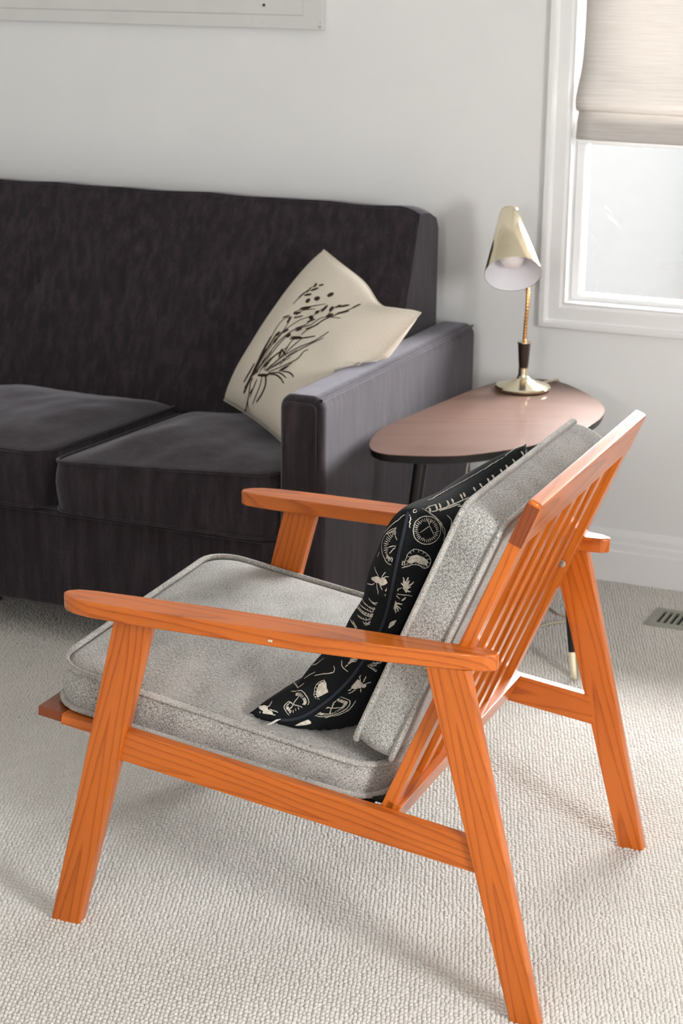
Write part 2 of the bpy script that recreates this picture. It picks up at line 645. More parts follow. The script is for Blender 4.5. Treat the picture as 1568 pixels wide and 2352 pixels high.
# ================================================================== THE ROOM
def room():
    # floor slab
    bm = bmesh.new()
    box(bm, X_LEFT, X_RIGHT, Y_FRONT, WALL_Y, -.06, 0)
    floor = struct(from_bm('floor', bm, MT['carpet'], smooth=False))
    # loop pile of the carpet in the part of the room around the chair, sofa and table
    rnd = random.Random(3)
    V, F = [], []
    pu, pv = .0072, .0100
    ring = [(math.cos(2 * PI * j / 7), math.sin(2 * PI * j / 7)) for j in range(7)]
    th = math.radians(2)
    ct, st = math.cos(th), math.sin(th)
    row = 0
    v = 1.72
    while v < WALL_Y - .02:
        u = -2.95 + (pu / 2 if row % 2 else 0)
        while u < .0:
            x, y = u + rnd.uniform(-.0014, .0014), v + rnd.uniform(-.0012, .0012)
            if -0.160 -0.879 * y < x < 0.161 -0.084 * y and not (-1.041 < x < -.688 and 4.192 < y < 4.326):
                a = rnd.uniform(.54, .66) * pu
                b = rnd.uniform(.43, .51) * pv
                h = rnd.uniform(.0028, .0042)
                ph = rnd.uniform(-.4, .4)
                cp, sp = math.cos(ph), math.sin(ph)
                n0 = len(V)
                for cx, sy in ring:
                    X, Y = cx * a, sy * b
                    V.append((x + X * cp - Y * sp, y + X * sp + Y * cp, 0.0))
                for cx, sy in ring:
                    X, Y = cx * a * .68, sy * b * .68
                    V.append((x + X * cp - Y * sp, y + X * sp + Y * cp, h * .78))
                V.append((x, y, h))
                for j in range(7):
                    j2 = (j + 1) % 7
                    F.append((n0 + j, n0 + j2, n0 + 7 + j2, n0 + 7 + j))
                    F.append((n0 + 7 + j, n0 + 7 + j2, n0 + 14))
            u += pu
        v += pv
        row += 1
    pile = from_py('carpet_pile', V, F, MT['carpet'], floor, True, 180)
    pile['kind'] = 'stuff'

    def wall(name, bm, m=MT['wall']):
        return struct(from_bm(name, bm, m, smooth=False))

    # back wall with the window opening
    T = .16
    x0, x1, z0, z1 = WIN1
    bm = bmesh.new()
    box(bm, X_LEFT, x0, WALL_Y, WALL_Y + T, -.06, Z_CEIL)
    box(bm, x1, X_RIGHT + T, WALL_Y, WALL_Y + T, -.06, Z_CEIL)
    box(bm, x0, x1, WALL_Y, WALL_Y + T, -.06, z0)
    box(bm, x0, x1, WALL_Y, WALL_Y + T, z1, Z_CEIL)
    wall('wall_back', bm)
    y0, y1, z0, z1 = FILL_OPENING_RIGHT
    bm = bmesh.new()
    box(bm, X_RIGHT, X_RIGHT + T, Y_FRONT, y0, -.06, Z_CEIL)
    box(bm, X_RIGHT, X_RIGHT + T, y1, WALL_Y, -.06, Z_CEIL)
    box(bm, X_RIGHT, X_RIGHT + T, y0, y1, -.06, z0)
    box(bm, X_RIGHT, X_RIGHT + T, y0, y1, z1, Z_CEIL)
    wall('wall_right', bm)
    x0, x1, z0, z1 = FILL_OPENING_FRONT
    bm = bmesh.new()
    box(bm, X_LEFT, x0, Y_FRONT - T, Y_FRONT, -.06, Z_CEIL)
    box(bm, x1, X_RIGHT + T, Y_FRONT - T, Y_FRONT, -.06, Z_CEIL)
    box(bm, x0, x1, Y_FRONT - T, Y_FRONT, -.06, z0)
    box(bm, x0, x1, Y_FRONT - T, Y_FRONT, z1, Z_CEIL)
    wall('wall_front', bm)
    bm = bmesh.new()
    box(bm, X_LEFT - T, X_LEFT, Y_FRONT - T, WALL_Y + T, -.06, Z_CEIL)
    wall('wall_left', bm)
    bm = bmesh.new()
    box(bm, X_LEFT - T, X_RIGHT + T, Y_FRONT - T, WALL_Y + T, Z_CEIL, Z_CEIL + .1)
    wall('ceiling', bm, MT['ceil'])

    # baseboard along the back wall, with its moulded top
    prof = [(0, 0), (.016, 0), (.016, .079), (.013, .083), (.013, .098), (.010, .104), (.010, .118), (.005, .128), (.003, .134), (0, .134)]
    bm = bmesh.new()
    prism(bm, prof, (0, WALL_Y, 0), (0, -1, 0), (0, 0, 1), (1, 0, 0), X_LEFT, X_RIGHT, .0008, 1)
    struct(from_bm('baseboard_back', bm, MT['trim'], angle=25))
    bm = bmesh.new()
    prism(bm, prof, (X_RIGHT, 0, 0), (-1, 0, 0), (0, 0, 1), (0, 1, 0), Y_FRONT, WALL_Y - .017, .0008, 1)
    struct(from_bm('baseboard_right', bm, MT['trim'], angle=25))


def rect_moulding(name, x0, x1, z0, z1, prof, m, parent, off):
    """mitred frame: prof = list of (outward distance d from the opening, y)"""
    V, F = [], []
    for d, y in prof:
        V += [(x0 - d, y, z0 - d), (x1 + d, y, z0 - d), (x1 + d, y, z1 + d), (x0 - d, y, z1 + d)]
    n = len(prof)
    for i in range(n):
        i2 = (i + 1) % n
        for j in range(4):
            j2 = (j + 1) % 4
            F.append((i * 4 + j, i * 4 + j2, i2 * 4 + j2, i2 * 4 + j))
    return from_py(name, V, F, m, parent, True, 28, None, off)


def window():
    x0, x1, z0, z1 = WIN1
    y = WALL_Y
    r = bpy.data.objects.new('window_1', None)
    COL.objects.link(r)
    r.location = (x0, y, z0)
    struct(r)
    off = r.location.copy()
    g = .003
    rect_moulding('casing', x0 + g, x1 - g, z0 + g, z1 - g,
                  [(.065, y), (.065, y - .016), (.062, y - .0215), (.056, y - .023), (.049, y - .0215), (.046, y - .013), (.042, y - .0115),
                   (.036, y - .0125), (.014, y - .0125), (.011, y - .009), (.007, y - .008), (.003, y - .011), (0, y - .0095), (0, y + .15), (.002, y + .15), (.002, y)],
                  MT['trim'], r, off)
    # lower sash (inner track) and upper sash (outer track)
    zm = 1.080
    ys = y + .030
    rect_moulding('lower_sash', x0 + .026, x1 - .026, z0 + .018, zm - .009,
                  [(.021, ys), (.004, ys), (0, ys + .006), (0, ys + .032), (.021, ys + .032)], MT['trim'], r, off)
    box_obj('lower_pane', x0 + .022, x1 - .022, ys + .016, ys + .019, z0 + .014, zm - .006, MT['pane'], r, off=off)
    ys2 = ys + .036
    rect_moulding('upper_sash', x0 + .075, x1 - .075, zm + .068, z1 - .07,
                  [(.064, ys2), (.005, ys2), (0, ys2 + .006), (0, ys2 + .032), (.064, ys2 + .032)], MT['trim'], r, off)
    box_obj('upper_pane', x0 + .07, x1 - .07, ys2 + .016, ys2 + .019, zm + .06, z1 - .06, MT['pane'], r, off=off)
    box_obj('meeting_rail', x0 + .004, x1 - .004, ys - .004, ys + .034, zm - .009, zm + .012, MT['trim'], r, .002, off=off)

    # roman blind hanging inside the frame
    bx0, bx1 = x0 + .018, x1 - .018
    t = thing('roman_blind', 'oatmeal linen roman blind drawn halfway down the window', 'blind', (bx0, y, 1.09))
    off = t.location.copy()
    yb = y + .012

    def sheet(name, prof, m=MT['blind']):
        pts = catmull([(0, a, b) for a, b in prof], 8)
        n = 26
        V, F = [], []
        for p in pts:
            for i in range(n + 1):
                f = i / n
                sag = .004 * math.sin(PI * f) * 1.0
                V.append((bx0 + (bx1 - bx0) * f, p.y + .003 * mnoise.noise(Vector((f * 6, p.z * 5, 1))), p.z - sag))
        for i in range(len(pts) - 1):
            for j in range(n):
                a = i * (n + 1) + j
                F.append((a, a + 1, a + n + 2, a + n + 1))
        o = from_py(name, V, F, m, t, True, 180, None, off)
        md = o.modifiers.new('solid', 'SOLIDIFY')
        md.thickness = .0012
        return o
    sheet('face_fabric', [(yb, z1 - .012), (yb - .002, 1.7), (yb - .006, 1.4), (yb - .012, 1.30), (yb - .022, 1.25), (yb - .046, 1.205), (yb - .058, 1.178), (yb - .050, 1.158), (yb - .030, 1.153)])
    sheet('lower_fold', [(yb - .030, 1.157), (yb - .028, 1.150), (yb - .036, 1.125), (yb - .042, 1.094), (yb - .036, 1.088), (yb - .028, 1.10), (yb - .022, 1.14)])
    box_obj('head_rail', bx0, bx1, yb - .004, yb + .014, z1 - .035, z1 - .004, MT['trim'], t, .002, off=off)
    # outside: paved ground and a painted fence
    struct(box_obj('ground_outside', -9, 9, WALL_Y + .2, 24, -.55, -.45, MT['ground']))
    f = thing('painted_fence', 'pale painted fence standing outside beyond the window glass', 'fence', (0, 8.2, -.45))
    for i in range(14):
        px = -6.3 + i * .75
        box_obj('panel', px, px + .742, 8.2, 8.22, -.40, .93, MT['fence'], f, .004, off=f.location)
    for i in range(8):
        px = -6.34 + i * 1.5
        box_obj('post', px, px + .09, 8.10, 8.19, -.45, .98, MT['fence'], f, .006, off=f.location)


# ================================================================== WALL PRINT
def wall_print():
    x0, x1, z0, z1 = -3.25, -1.996, 1.319, 2.02
    yf = WALL_Y - .022
    t = thing('canvas_print', 'pale grey printed canvas with thin ruled border on wall above sofa', 'picture', (x1, WALL_Y, z0))
    off = t.location.copy()
    box_obj('canvas', x0, x1, yf, WALL_Y - .001, z0, z1, MT['paper'], t, .002, off=off)

    def strip(name, pts, w, m):
        ribbon3(name, [Vector((a, yf - .0006, b)) for a, b in pts], w, Vector((0, -1, 0)), m, t, off)
    strip('border_line', [(x0 + .03, z0 + .031), (-2.049, z0 + .0335), (-2.048, z1 - .04)], .0011, MT['ink_grey'])
    lathe_obj('ink_dot', [(.004, 0), (.0035, .0006), (0, .0008)], (-2.1555, yf - .0002, 1.3750), (0, -1, 0), MT['ink_black'], t, 14, off)
    strip('ink_mark', [(-2.168, 1.374), (-2.158, 1.3745)], .0012, MT['canvas_stain'])
    # feet of the lettering that runs on above
    for pts in ([(-2.7235, 1.3885), (-2.7205, 1.394), (-2.716, 1.402)],
                [(-2.452, 1.396), (-2.4465, 1.391), (-2.437, 1.3905), (-2.429, 1.394), (-2.426, 1.40)],
                [(-2.395, 1.394), (-2.393, 1.391), (-2.390, 1.391), (-2.387, 1.395)],
                [(-2.368, 1.394), (-2.365, 1.391), (-2.361, 1.391), (-2.358, 1.396)],
                [(-2.336, 1.394), (-2.333, 1.391), (-2.329, 1.391), (-2.325, 1.396)]):
        strip('lettering', catmull2(pts), .004, MT['ink_grey'])
    for a, b, w in ((-2.001, 1.3255, .0045), (-2.0005, 1.336, .002), (-2.16, 1.3335, .0016), (-2.19, 1.341, .0013)):
        strip('scuff', [(a - w * 1.3, b), (a + w * .6, b + w * .3)], w, MT['canvas_stain'])


def catmull2(pts, n=6):
    return [(p.x, p.y) for p in catmull([(a, b, 0) for a, b in pts], n)]


def ribbon3(name, pts, w, nrm, m, parent, off, taper=False):
    V, F = [], []
    k = len(pts)
    for i, p in enumerate(pts):
        t = (pts[min(i + 1, k - 1)] - pts[max(i - 1, 0)]).normalized()
        s = t.cross(nrm).normalized() * (w / 2)
        V += [p + s, p - s]
    for i in range(k - 1):
        F.append((2 * i, 2 * i + 1, 2 * i + 3, 2 * i + 2))
    return from_py(name, V, F, m, parent, False, 180, None, off)


# ================================================================== SOFA
SOFA_X1, SOFA_XA = -1.551, -1.652      # outer and inner face of the right arm
SOFA_Y0, SOFA_Y1 = 3.486, 4.424


def sofa_back_front(z):
    return 4.085 + (z - .45) * .385


def sofa():
    t = thing('sofa', 'charcoal velvet sofa with button-tufted back and boxy track arms against the wall', 'sofa', (-2.5, 3.95, 0))
    off = t.location.copy()
    mv = MT['sofa']
    xl = -3.42

    def arm(xa, xb):
        R = .028
        bm = bmesh.new()
        box(bm, xa, xb, SOFA_Y0, SOFA_Y1, .095, .637, R, 6)
        a = from_bm('arm', bm, mv, t, True, 60, off)
        # welts round the front panel and along the top outer edge
        i = .015
        yf = SOFA_Y0 + R - math.sqrt(R * R - (R - i) ** 2) - .001
        zi = .637 - i - .012
        r2 = .012
        pl = [(xa + i, yf, .13 + (zi - .13) * k / 12) for k in range(13)]
        pl += [(xa + i + r2 - r2 * math.cos(PI / 2 * k / 6), yf, zi + r2 * math.sin(PI / 2 * k / 6)) for k in range(1, 7)]
        pl += [(xb - i - r2 + r2 * math.sin(PI / 2 * k / 6), yf, zi + r2 * math.cos(PI / 2 * k / 6)) for k in range(0, 7)]
        pl += [(xb - i, yf, zi - (zi - .13) * k / 12) for k in range(1, 13)]
        tube_obj('piping', pl, .0026, mv, a, 8, False, off)
        e = xb - R * .27 if xb > -2 else xa + R * .27
        tube_obj('piping', [(e, SOFA_Y0 + .016 + (SOFA_Y1 - SOFA_Y0 - .034) * k / 20, .637 - R * .27) for k in range(21)], .0036, mv, a, 8, False, off)
        return a
    arm(SOFA_XA, SOFA_X1)
    arm(xl - .101, xl)
    # base / front border
    bm = bmesh.new()
    box(bm, xl + .001, SOFA_XA - .001, SOFA_Y0 + .006, SOFA_Y1 - .02, .095, .318, .008, 3)
    b = from_bm('base', bm, mv, t, True, 60, off)
    tube_obj('piping', [(xl + .01 + (SOFA_XA - xl - .02) * k / 30, SOFA_Y0 + .004, .314) for k in range(31)], .0032, mv, b, 8, False, off)
    # feet
    for fx, fy in ((SOFA_X1 - .07, SOFA_Y0 + .10), (SOFA_X1 - .07, SOFA_Y1 - .09), (xl - .03, SOFA_Y0 + .10), (xl - .03, SOFA_Y1 - .09), (-2.5, SOFA_Y0 + .2)):
        lathe_obj('foot', [(.018, 0), (.020, .004), (.026, .096)], (fx, fy, 0), (0, 0, 1), MT['black'], t, 20, off)
    # back: slanted front with crown, slightly wavy top
    nx, nz = 110, 34
    buttons = [(-2.155 - .2505 * k, .690) for k in range(-1, 5)]
    bx0, bx1 = xl + .002, SOFA_XA + .004

    def top_z(x):
        f = (x - bx0) / (bx1 - bx0)
        e = min(f, 1 - f) * (bx1 - bx0)
        rnd = .016 * max(0, 1 - e / .06) ** 2
        return .925 + .004 * mnoise.noise(Vector((x * 7, 0, 0))) - rnd

    V, F = [], []
    for j in range(nz + 1):
        s = j / nz
        for i in range(nx + 1):
            x = bx0 + (bx1 - bx0) * i / nx
            z = .42 + (top_z(x) - .42) * s
            e = min(x - bx0, bx1 - x)
            y = sofa_back_front(z)
            y -= .018 * (1 - max(0, 1 - e / .10) ** 2) * math.sin(PI * min(1, .08 + s * .92)) ** .7
            for cx, cz in buttons:
                d2 = (x - cx) ** 2 + ((z - cz) * 1.0) ** 2
                y += .016 * math.exp(-d2 / (2 * .018 ** 2)) + .006 * math.exp(-((x - cx) ** 2) / (2 * .012 ** 2) - ((z - cz) ** 2) / (2 * .07 ** 2))
            y += .002 * mnoise.noise(Vector((x * 9, z * 6, 4)))
            V.append((x, y, z))
    for j in range(nz):
        for i in range(nx):
            a = j * (nx + 1) + i
            F.append((a, a + 1, a + nx + 2, a + nx + 1))
    # top and rear
    prof = [(.03, .001), (.075, -.004), (.115, -.020), (.130, -.045)]
    last = nz * (nx + 1)
    prev = last
    for dy, dz in prof:
        base = len(V)
        for i in range(nx + 1):
            v = V[last + i]
            V.append((v[0], min(v[1] + dy, 4.392), v[2] + dz))
        for i in range(nx):
            F.append((prev + i, prev + i + 1, base + i + 1, base + i))
        prev = base
    base = len(V)
    for i in range(nx + 1):
        V.append((V[last + i][0], 4.392, .42))
    for i in range(nx):
        F.append((prev + i, prev + i + 1, base + i + 1, base + i))
    prev = base
    # side caps
    for i in (0, nx):
        loop = [j * (nx + 1) + i for j in range(nz + 1)] + [len(V) - (nx + 1) * (5 - k) + i for k in range(5)]
        F.append(tuple(loop))
    bk = from_py('backrest', V, F, mv, t, True, 45, None, off)
    edge = [Vector(V[last + i]) + Vector((0, -.001, .001)) for i in range(nx + 1)]
    side = [Vector(V[j * (nx + 1) + nx]) + Vector((0, -.001, 0)) for j in range(nz, -1, -1)]
    tube_obj('piping', edge[:-1] + side, .0034, mv, bk, 8, False, off)
    for cx, cz in buttons:
        lathe_obj('button', [(.0001, .006), (.008, .005), (.0125, .002), (.0135, -.002)], (cx, sofa_back_front(cz) + .004, cz), (0, -1, .2), mv, bk, 18, off)
    # three seat cushions
    for k in range(3):
        c1 = SOFA_XA - .003 - k * .5405 - (.013 if k else 0)
        c0 = c1 - .532
        cx, cy = (c0 + c1) / 2, (3.468 + 4.12) / 2

        def place(p, q, r, cx=cx, cy=cy, k=k):
            sl = .016 * (p / .27) * (1 if k == 0 else 0) * (1 if r > 0 else .0)
            f = -q / .326
            lift = .012 * f if r > 0 else 0
            return Vector((cx + p, cy + q, .384 + r + sl + lift + (.0 if r > 0 else .0)))
        box_cushion('seat_cushion', .532, .652, .112, .038, .05, place, mv, mv, t, .0034, off, .008, .007, 2.3 + k,
                    puff=(lambda P, Q: -.034 * math.exp(-((P - .20) ** 2 + (Q - .0) ** 2) / (2 * .11 ** 2)) + .012 * math.exp(-((P + .10) ** 2 + (Q + .12) ** 2) / (2 * .10 ** 2))) if k == 0 else None)
    return t


# ================================================================== SIDE TABLE
TZ = .520
T_OUT = [(-1.497, 3.612), (-1.474, 3.572), (-1.436, 3.555), (-1.380, 3.568), (-1.323, 3.593), (-1.275, 3.630), (-1.195, 3.740), (-1.148, 3.870), (-1.127, 4.000), (-1.133, 4.105),
         (-1.163, 4.190), (-1.237, 4.296), (-1.335, 4.380), (-1.425, 4.360), (-1.470, 4.250), (-1.490, 4.120), (-1.504, 3.995), (-1.515, 3.895), (-1.523, 3.830), (-1.526, 3.750), (-1.519, 3.690), (-1.509, 3.647)]


def side_table():
    t = thing('side_table', 'side table with teardrop walnut veneer top and black tapered legs beside the sofa', 'table', (-1.31, 3.95, 0))
    off = t.location.copy()
    ol = [(p.x, p.y) for p in catmull([(a, b, 0) for a, b in T_OUT], 6, True)]
    cx = sum(p[0] for p in ol) / len(ol)
    cy = sum(p[1] for p in ol) / len(ol)

    def lay(f, z):
        return [(cx + (p[0] - cx) * f, cy + (p[1] - cy) * f, z) for p in ol]

    def solid(name, layers, m, frame=None):
        bm = bmesh.new()
        rows = [[bm.verts.new(v) for v in l] for l in layers]
        k = len(ol)
        bm.faces.new(rows[0][::-1])
        bm.faces.new(rows[-1])
        for a, b in zip(rows, rows[1:]):
            for j in range(k):
                bm.faces.new((a[j], a[(j + 1) % k], b[(j + 1) % k], b[j]))
        return from_bm(name, bm, m, t, True, 40, off, frame)
    solid('table_edge', [lay(.955, TZ - .021), lay(.985, TZ - .017), lay(.997, TZ - .008), lay(1.0, TZ - .0016)], MT['black'])
    solid('table_top', [lay(.9995, TZ - .0016), lay(1.0, TZ - .0007), lay(.9975, TZ)], MT['tabletop'], ((cx - off.x, cy - off.y, TZ), (.93, .37, 0), (-.37, .93, 0), (0, 0, 1)))
    feet = [((-1.150, 3.835), (-1.081, 3.789)), ((-1.402, 3.675), (-1.437, 3.600)), ((-1.335, 4.26), (-1.335, 4.37))]
    for (ax, ay), (bx, by) in feet:
        a, b = Vector((ax, ay, TZ - .020)), Vector((bx, by, .0))
        g = b + (a - b) * .125
        lg = tube_obj('leg', [a, a + (g - a) * .5, g], lambda s: .0150 - .0055 * s, MT['black'], t, 20, False, off)
        tube_obj('ferrule', [g, g + (b - g) * .5, b + Vector((0, 0, .0015))], lambda s: .0094 - .0008 * s, MT['brass'], lg, 20, False, off)


# ================================================================== LAMP
def lamp():
    bx, by = -1.373, 4.250
    t = thing('desk_lamp', 'brass gooseneck lamp with cone shade standing on the side table', 'lamp', (bx, by, TZ))
    off = t.location.copy()
    o = Vector((bx, by, TZ))
    fh = Vector((-.396, .918, 0))
    rt = Vector((.918, .396, 0))
    up = Vector((0, 0, 1))
    lathe_obj('base', [(.060, .0), (.0645, .003), (.0655, .008), (.063, .0115), (.050, .016), (.036, .021), (.022, .0265), (.016, .030), (.0128, .034)], o, up, MT['brass'], t, 56, off)
    lathe_obj('collar', [(.0128, .033), (.0118, .038), (.0118, .052), (.0135, .054)], o, up, MT['brass'], t, 32, off)
    lathe_obj('grip', [(.0100, .052), (.0112, .056), (.0150, .108), (.0158, .113)], o, up, MT['darkwood'], t, 32, off)
    lathe_obj('grip_cap', [(.0165, .113), (.0165, .1155), (.007, .117)], o, up, MT['brass'], t, 32, off)
    # gooseneck with its spiral ribs
    oc = o + rt * (-.038) - fh * .062 + up * .284          # centre of the shade opening
    n = (-fh * .72 + rt * .015 - up * .69).normalized()      # out of the opening
    L = .178
    tip = oc - n * L
    neck_end = oc - n * (L - .02)
    neck = catmull([o + up * .116, o + rt * .001 + up * .150, o + rt * .0035 + up * .200, o + rt * .003 + fh * .008 + up * .245, o + rt * (-.004) + fh * .034 + up * .300,
                    o + rt * (-.02) + fh * .070 + up * .360, neck_end + fh * .020 + up * .004, neck_end], 16)
    k = len(neck) - 1
    tube_obj('gooseneck', neck, lambda s: .0046 + .0006 * math.sin(s * k * 2.4), MT['brass_neck'], t, 14, False, off)
    sh = lathe_obj('shade', [(.0655, 0), (.0660, .001), (.0225, L - .003), (.0205, L)], oc, -n, MT['brass'], t, 64, off, 60, False)
    lin = lathe_obj('shade_lining', [(.0650, .0006), (.0222, L - .006), (.0001, L - .006)], oc, -n, MT['white_enamel'], sh, 64, off, 60, False)
    lathe_obj('shade_cap', [(.0212, L - .001), (.0215, L + .002), (.018, L + .004), (.0001, L + .005)], oc, -n, MT['brass'], sh, 40, off)
    lathe_obj('bulb', [(.0001, .022), (.012, .024), (.022, .031), (.0285, .043), (.0300, .055), (.027, .070), (.018, .088), (.013, .105), (.013, .150)], oc, -n, MT['bulb'], t, 32, off, 180)
    # flex
    f2 = o + Vector((0, .045, 0))
    pts = [o + Vector((.02, .055, .006)), Vector((-1.335, 4.345, TZ + .006)), Vector((-1.330, 4.395, TZ - .004)), Vector((-1.352, 4.402, .46)), Vector((-1.40, 4.36, .415)), Vector((-1.470, 4.30, .385)),
           Vector((-1.500, 4.24, .33)), Vector((-1.485, 4.22, .22)), Vector((-1.42, 4.18, .08)), Vector((-1.33, 4.24, .0085)), Vector((-1.268, 4.200, .0075)), Vector((-1.237, 4.168, .0075)),
           Vector((-1.205, 4.160, .0075)), Vector((-1.190, 4.140, .0075)), Vector((-1.228, 4.102, .0075)), Vector((-1.265, 4.050, .0075)), Vector((-1.35, 4.03, .0075))]
    tube_obj('flex', catmull(pts, 10), .0026, MT['cord'], t, 8, False, off)


# ================================================================== FLOOR VENT
def vent():
    x0, x1, y0, y1 = -1.039, -.690, 4.194, 4.324
    t = thing('floor_register', 'grey metal floor vent with louvres set in carpet below the window', 'vent', (x0, y0, 0))
    off = t.location.copy()
    ix0, ix1, iy0, iy1 = x0 + .026, x1 - .026, y0 + .018, y1 - .030
    V, F = [], []
    for ax, bx, ay, by, z in ((x0, x1, y0, y1, .001), (x0 + .004, x1 - .004, y0 + .004, y1 - .004, .006), (ix0 - .002, ix1 + .002, iy0 - .002, iy1 + .002, .0085), (ix0, ix1, iy0, iy1, .0080), (ix0, ix1, iy0, iy1, -.0)):
        V += [(ax, ay, z), (bx, ay, z), (bx, by, z), (ax, by, z)]
    for i in range(4):
        for j in range(4):
            j2 = (j + 1) % 4
            F.append((i * 4 + j, i * 4 + j2, i * 4 + 4 + j2, i * 4 + 4 + j))
    from_py('frame', V, F, MT['vent'], t, True, 25, None, off)
    box_obj('duct', ix0 - .001, ix1 + .001, iy0 - .001, iy1 + .001, .0002, .0012, MT['ventdark'], t, off=off)
    k = int((ix1 - ix0) / .0157)
    for i in range(k):
        px = ix0 + .0115 + i * .0157
        if px > ix1 - .004:
            break
        bm = bmesh.new()
        prism(bm, [(-.0026, .0080), (.0014, .0080), (.0034, .0024), (.0020, .0018)], (px, 0, 0), (1, 0, 0), (0, 0, 1), (0, 1, 0), iy0 + .0002, iy1 - .0002, 0)
        from_bm('louvre', bm, MT['vent'], t, False, 40, off)


# ================================================================== ARMCHAIR
CH_LOC = Vector((-1.53973, 2.39992, 0))
CH_RZ = .018145
WD = .650
BD = Vector((.388, 0, .9217)).normalized()       # up along the reclined back
BN = Vector((-BD.z, 0, BD.x))                    # forward normal of the back
SEAT_A = math.atan(.128)


def armchair():
    t = thing('armchair', 'orange-stained wooden lounge armchair with slatted back and grey tweed cushions', 'armchair', CH_LOC, CH_RZ)
    cw = MT['chairwood']
    X, Y, Z = (1, 0, 0), (0, 1, 0), (0, 0, 1)
    tl = .0235

    def side_prism(name, pts, y0, y1, bev=.0022, grain=None, m=cw):
        """profile pts (x,z) extruded in y"""
        bm = bmesh.new()
        prism(bm, pts, (0, 0, 0), X, Z, Y, y0, y1, bev, 2)
        g = grain or (Vector((pts[-1][0] - pts[0][0], 0, pts[-1][1] - pts[0][1])))
        a = Vector(g).normalized()
        c = Vector(Y)
        b = c.cross(a)
        ctr = Vector((sum(p[0] for p in pts) / len(pts), (y0 + y1) / 2, sum(p[1] for p in pts) / len(pts)))
        return from_bm(name, bm, m, t, True, 30, None, (ctr, a, b, c))

    front = [(.0, 0), (.0505, 0), (.1930, .540), (.1300, .540)]
    rear = [(.7777, 0), (.8226, 0), (.6936, .540), (.6313, .540)]
    for y0, y1 in ((0, tl), (WD - tl, WD)):
        side_prism('front_leg', front, y0, y1)
        side_prism('rear_leg', rear, y0, y1)
        ya, yb = (.0075, .0255) if y0 == 0 else (WD - .0255, WD - .0075)
        side_prism('side_rail', [(.128, .3535), (.128, .3005), (.724, .2245), (.7105, .2775)], ya, yb, .0016, (1, 0, -.126))
    # arms
    out_e = [(.040, .004), (.050, -.008), (.070, -.0185), (.100, -.0245), (.170, -.0265), (.300, -.026), (.460, -.0245), (.550, -.0185), (.630, -.0095), (.690, -.001), (.718, .006), (.7335, .0165)]
    in_e = [(.7335, .0270), (.722, .0345), (.700, .0365), (.500, .0365), (.300, .0365), (.150, .0335), (.085, .0305), (.055, .0255), (.042, .0150)]
    ol = out_e + in_e
    for sgn in (0, 1):
        pts = [(a, b) if sgn == 0 else (a, WD - b) for a, b in ol]
        bm = bmesh.new()
        prism(bm, pts, (0, 0, 0), X, Y, Z, .540, .5655, .0032, 3)
        arm = from_bm('armrest', bm, cw, t, True, 50, None, ((.4, .005 if sgn == 0 else WD - .005, .553), X, Y, Z))
    # small nick in the near arm
    box_obj('nick', .3985, .4045, -.0272, -.0240, .5485, .5515, MT['motif'], arm, .0004)

    # seat frame
    sl = Vector((math.cos(SEAT_A), 0, -math.sin(SEAT_A)))
    sn = Vector((math.sin(SEAT_A), 0, math.cos(SEAT_A)))

    def plank(name, o, a, la, b, lb, c, lc, bev=.0015, m=cw, grain='a'):
        o, a, b, c = Vector(o), Vector(a).normalized(), Vector(b).normalized(), Vector(c).normalized()
        bm = bmesh.new()
        prism(bm, [(0, 0), (la, 0), (la, lb), (0, lb)], o, a, b, c, 0, lc, bev, 2)
        ctr = o + a * la / 2 + b * lb / 2 + c * lc / 2
        fr = (ctr, a, b, c) if grain == 'a' else ((ctr, b, a, c) if grain == 'b' else (ctr, c, a, b))
        return from_bm(name, bm, m, t, True, 30, None, fr)
    plank('front_rail', (-.027, .029, .3575), sl, .043, Y, WD - .058, -sn, .0165, .0014, MT['chairwood_end_shade'], 'b')  # shade on this rail is put into its darker wood colour
    for y0 in (.0262, WD - .0262 - .028):
        plank('seat_rail', (.0165, y0, .352), sl, .545, Y, .028, -sn, .018, .0014)
    for k in range(8):
        plank('webbing', Vector((.022, .055, .351)) + sl * (.004 + k * .066), sl, .052, Y, WD - .110, -sn, .004, .0006, MT['deck'])
    plank('webbing', Vector((.012, .0565, .3535)) - sl * .0, sl, .54, Y, WD - .113, sn, .0065, .001, MT['deck'])

    # back frame
    A = Vector((.5525, 0, .2845))            # foot of the front face of the back
    dp = .0195
    yu0, yu1, wu = .0275, WD - .0275, .034
    plank('back_upright', A + Vector((0, yu0, 0)), BD, .484, Y, wu, -BN, dp, .0018)
    plank('back_upright', A + Vector((0, yu1 - wu, 0)), BD, .484, Y, wu, -BN, dp, .0018)
    for k in range(5):
        plank('back_slat', A + BD * .028 + Vector((0, .145 + .0795 * k, 0)) - BN * .001, BD, .455, Y, .0275, -BN, dp - .003, .0014)
    tr = plank('top_rail', A + BD * .481 + Vector((0, yu0 - .001, 0)) + BN * .0005, BD, .073, Y, yu1 - yu0 + .002, -BN, dp + .002, .0055, cw, 'b')
    plank('lower_rail', A + BD * -.018 + Vector((0, yu0, 0)) - BN * .006, BD, .046, Y, yu1 - yu0, -BN, dp + .004, .0016, cw, 'b')
    # dark end cap of the top rail
    plank('top_rail_end', A + BD * .4835 + Vector((0, yu0 - .0016, 0)) + BN * .0002, BD, .064, Y, .0012, -BN, dp + .001, .0004, MT['chairwood_end_shade'], 'a')
    # bolts through the back uprights
    for yy, d in ((yu1 - wu, -1), (yu0 + wu, 1)):
        p = A + BD * .262 - BN * (dp * .5)
        p.y = yy
        bl = lathe_obj('bolt', [(.0062, 0), (.0062, .0012), (.0045, .0020), (.0040, .0055), (.0028, .0072), (.0001, .0078)], p, (0, d, 0), MT['chrome'], t, 20)

    # seat cushion
    c0 = Vector((.267, .331, .371)) + sn * .0305

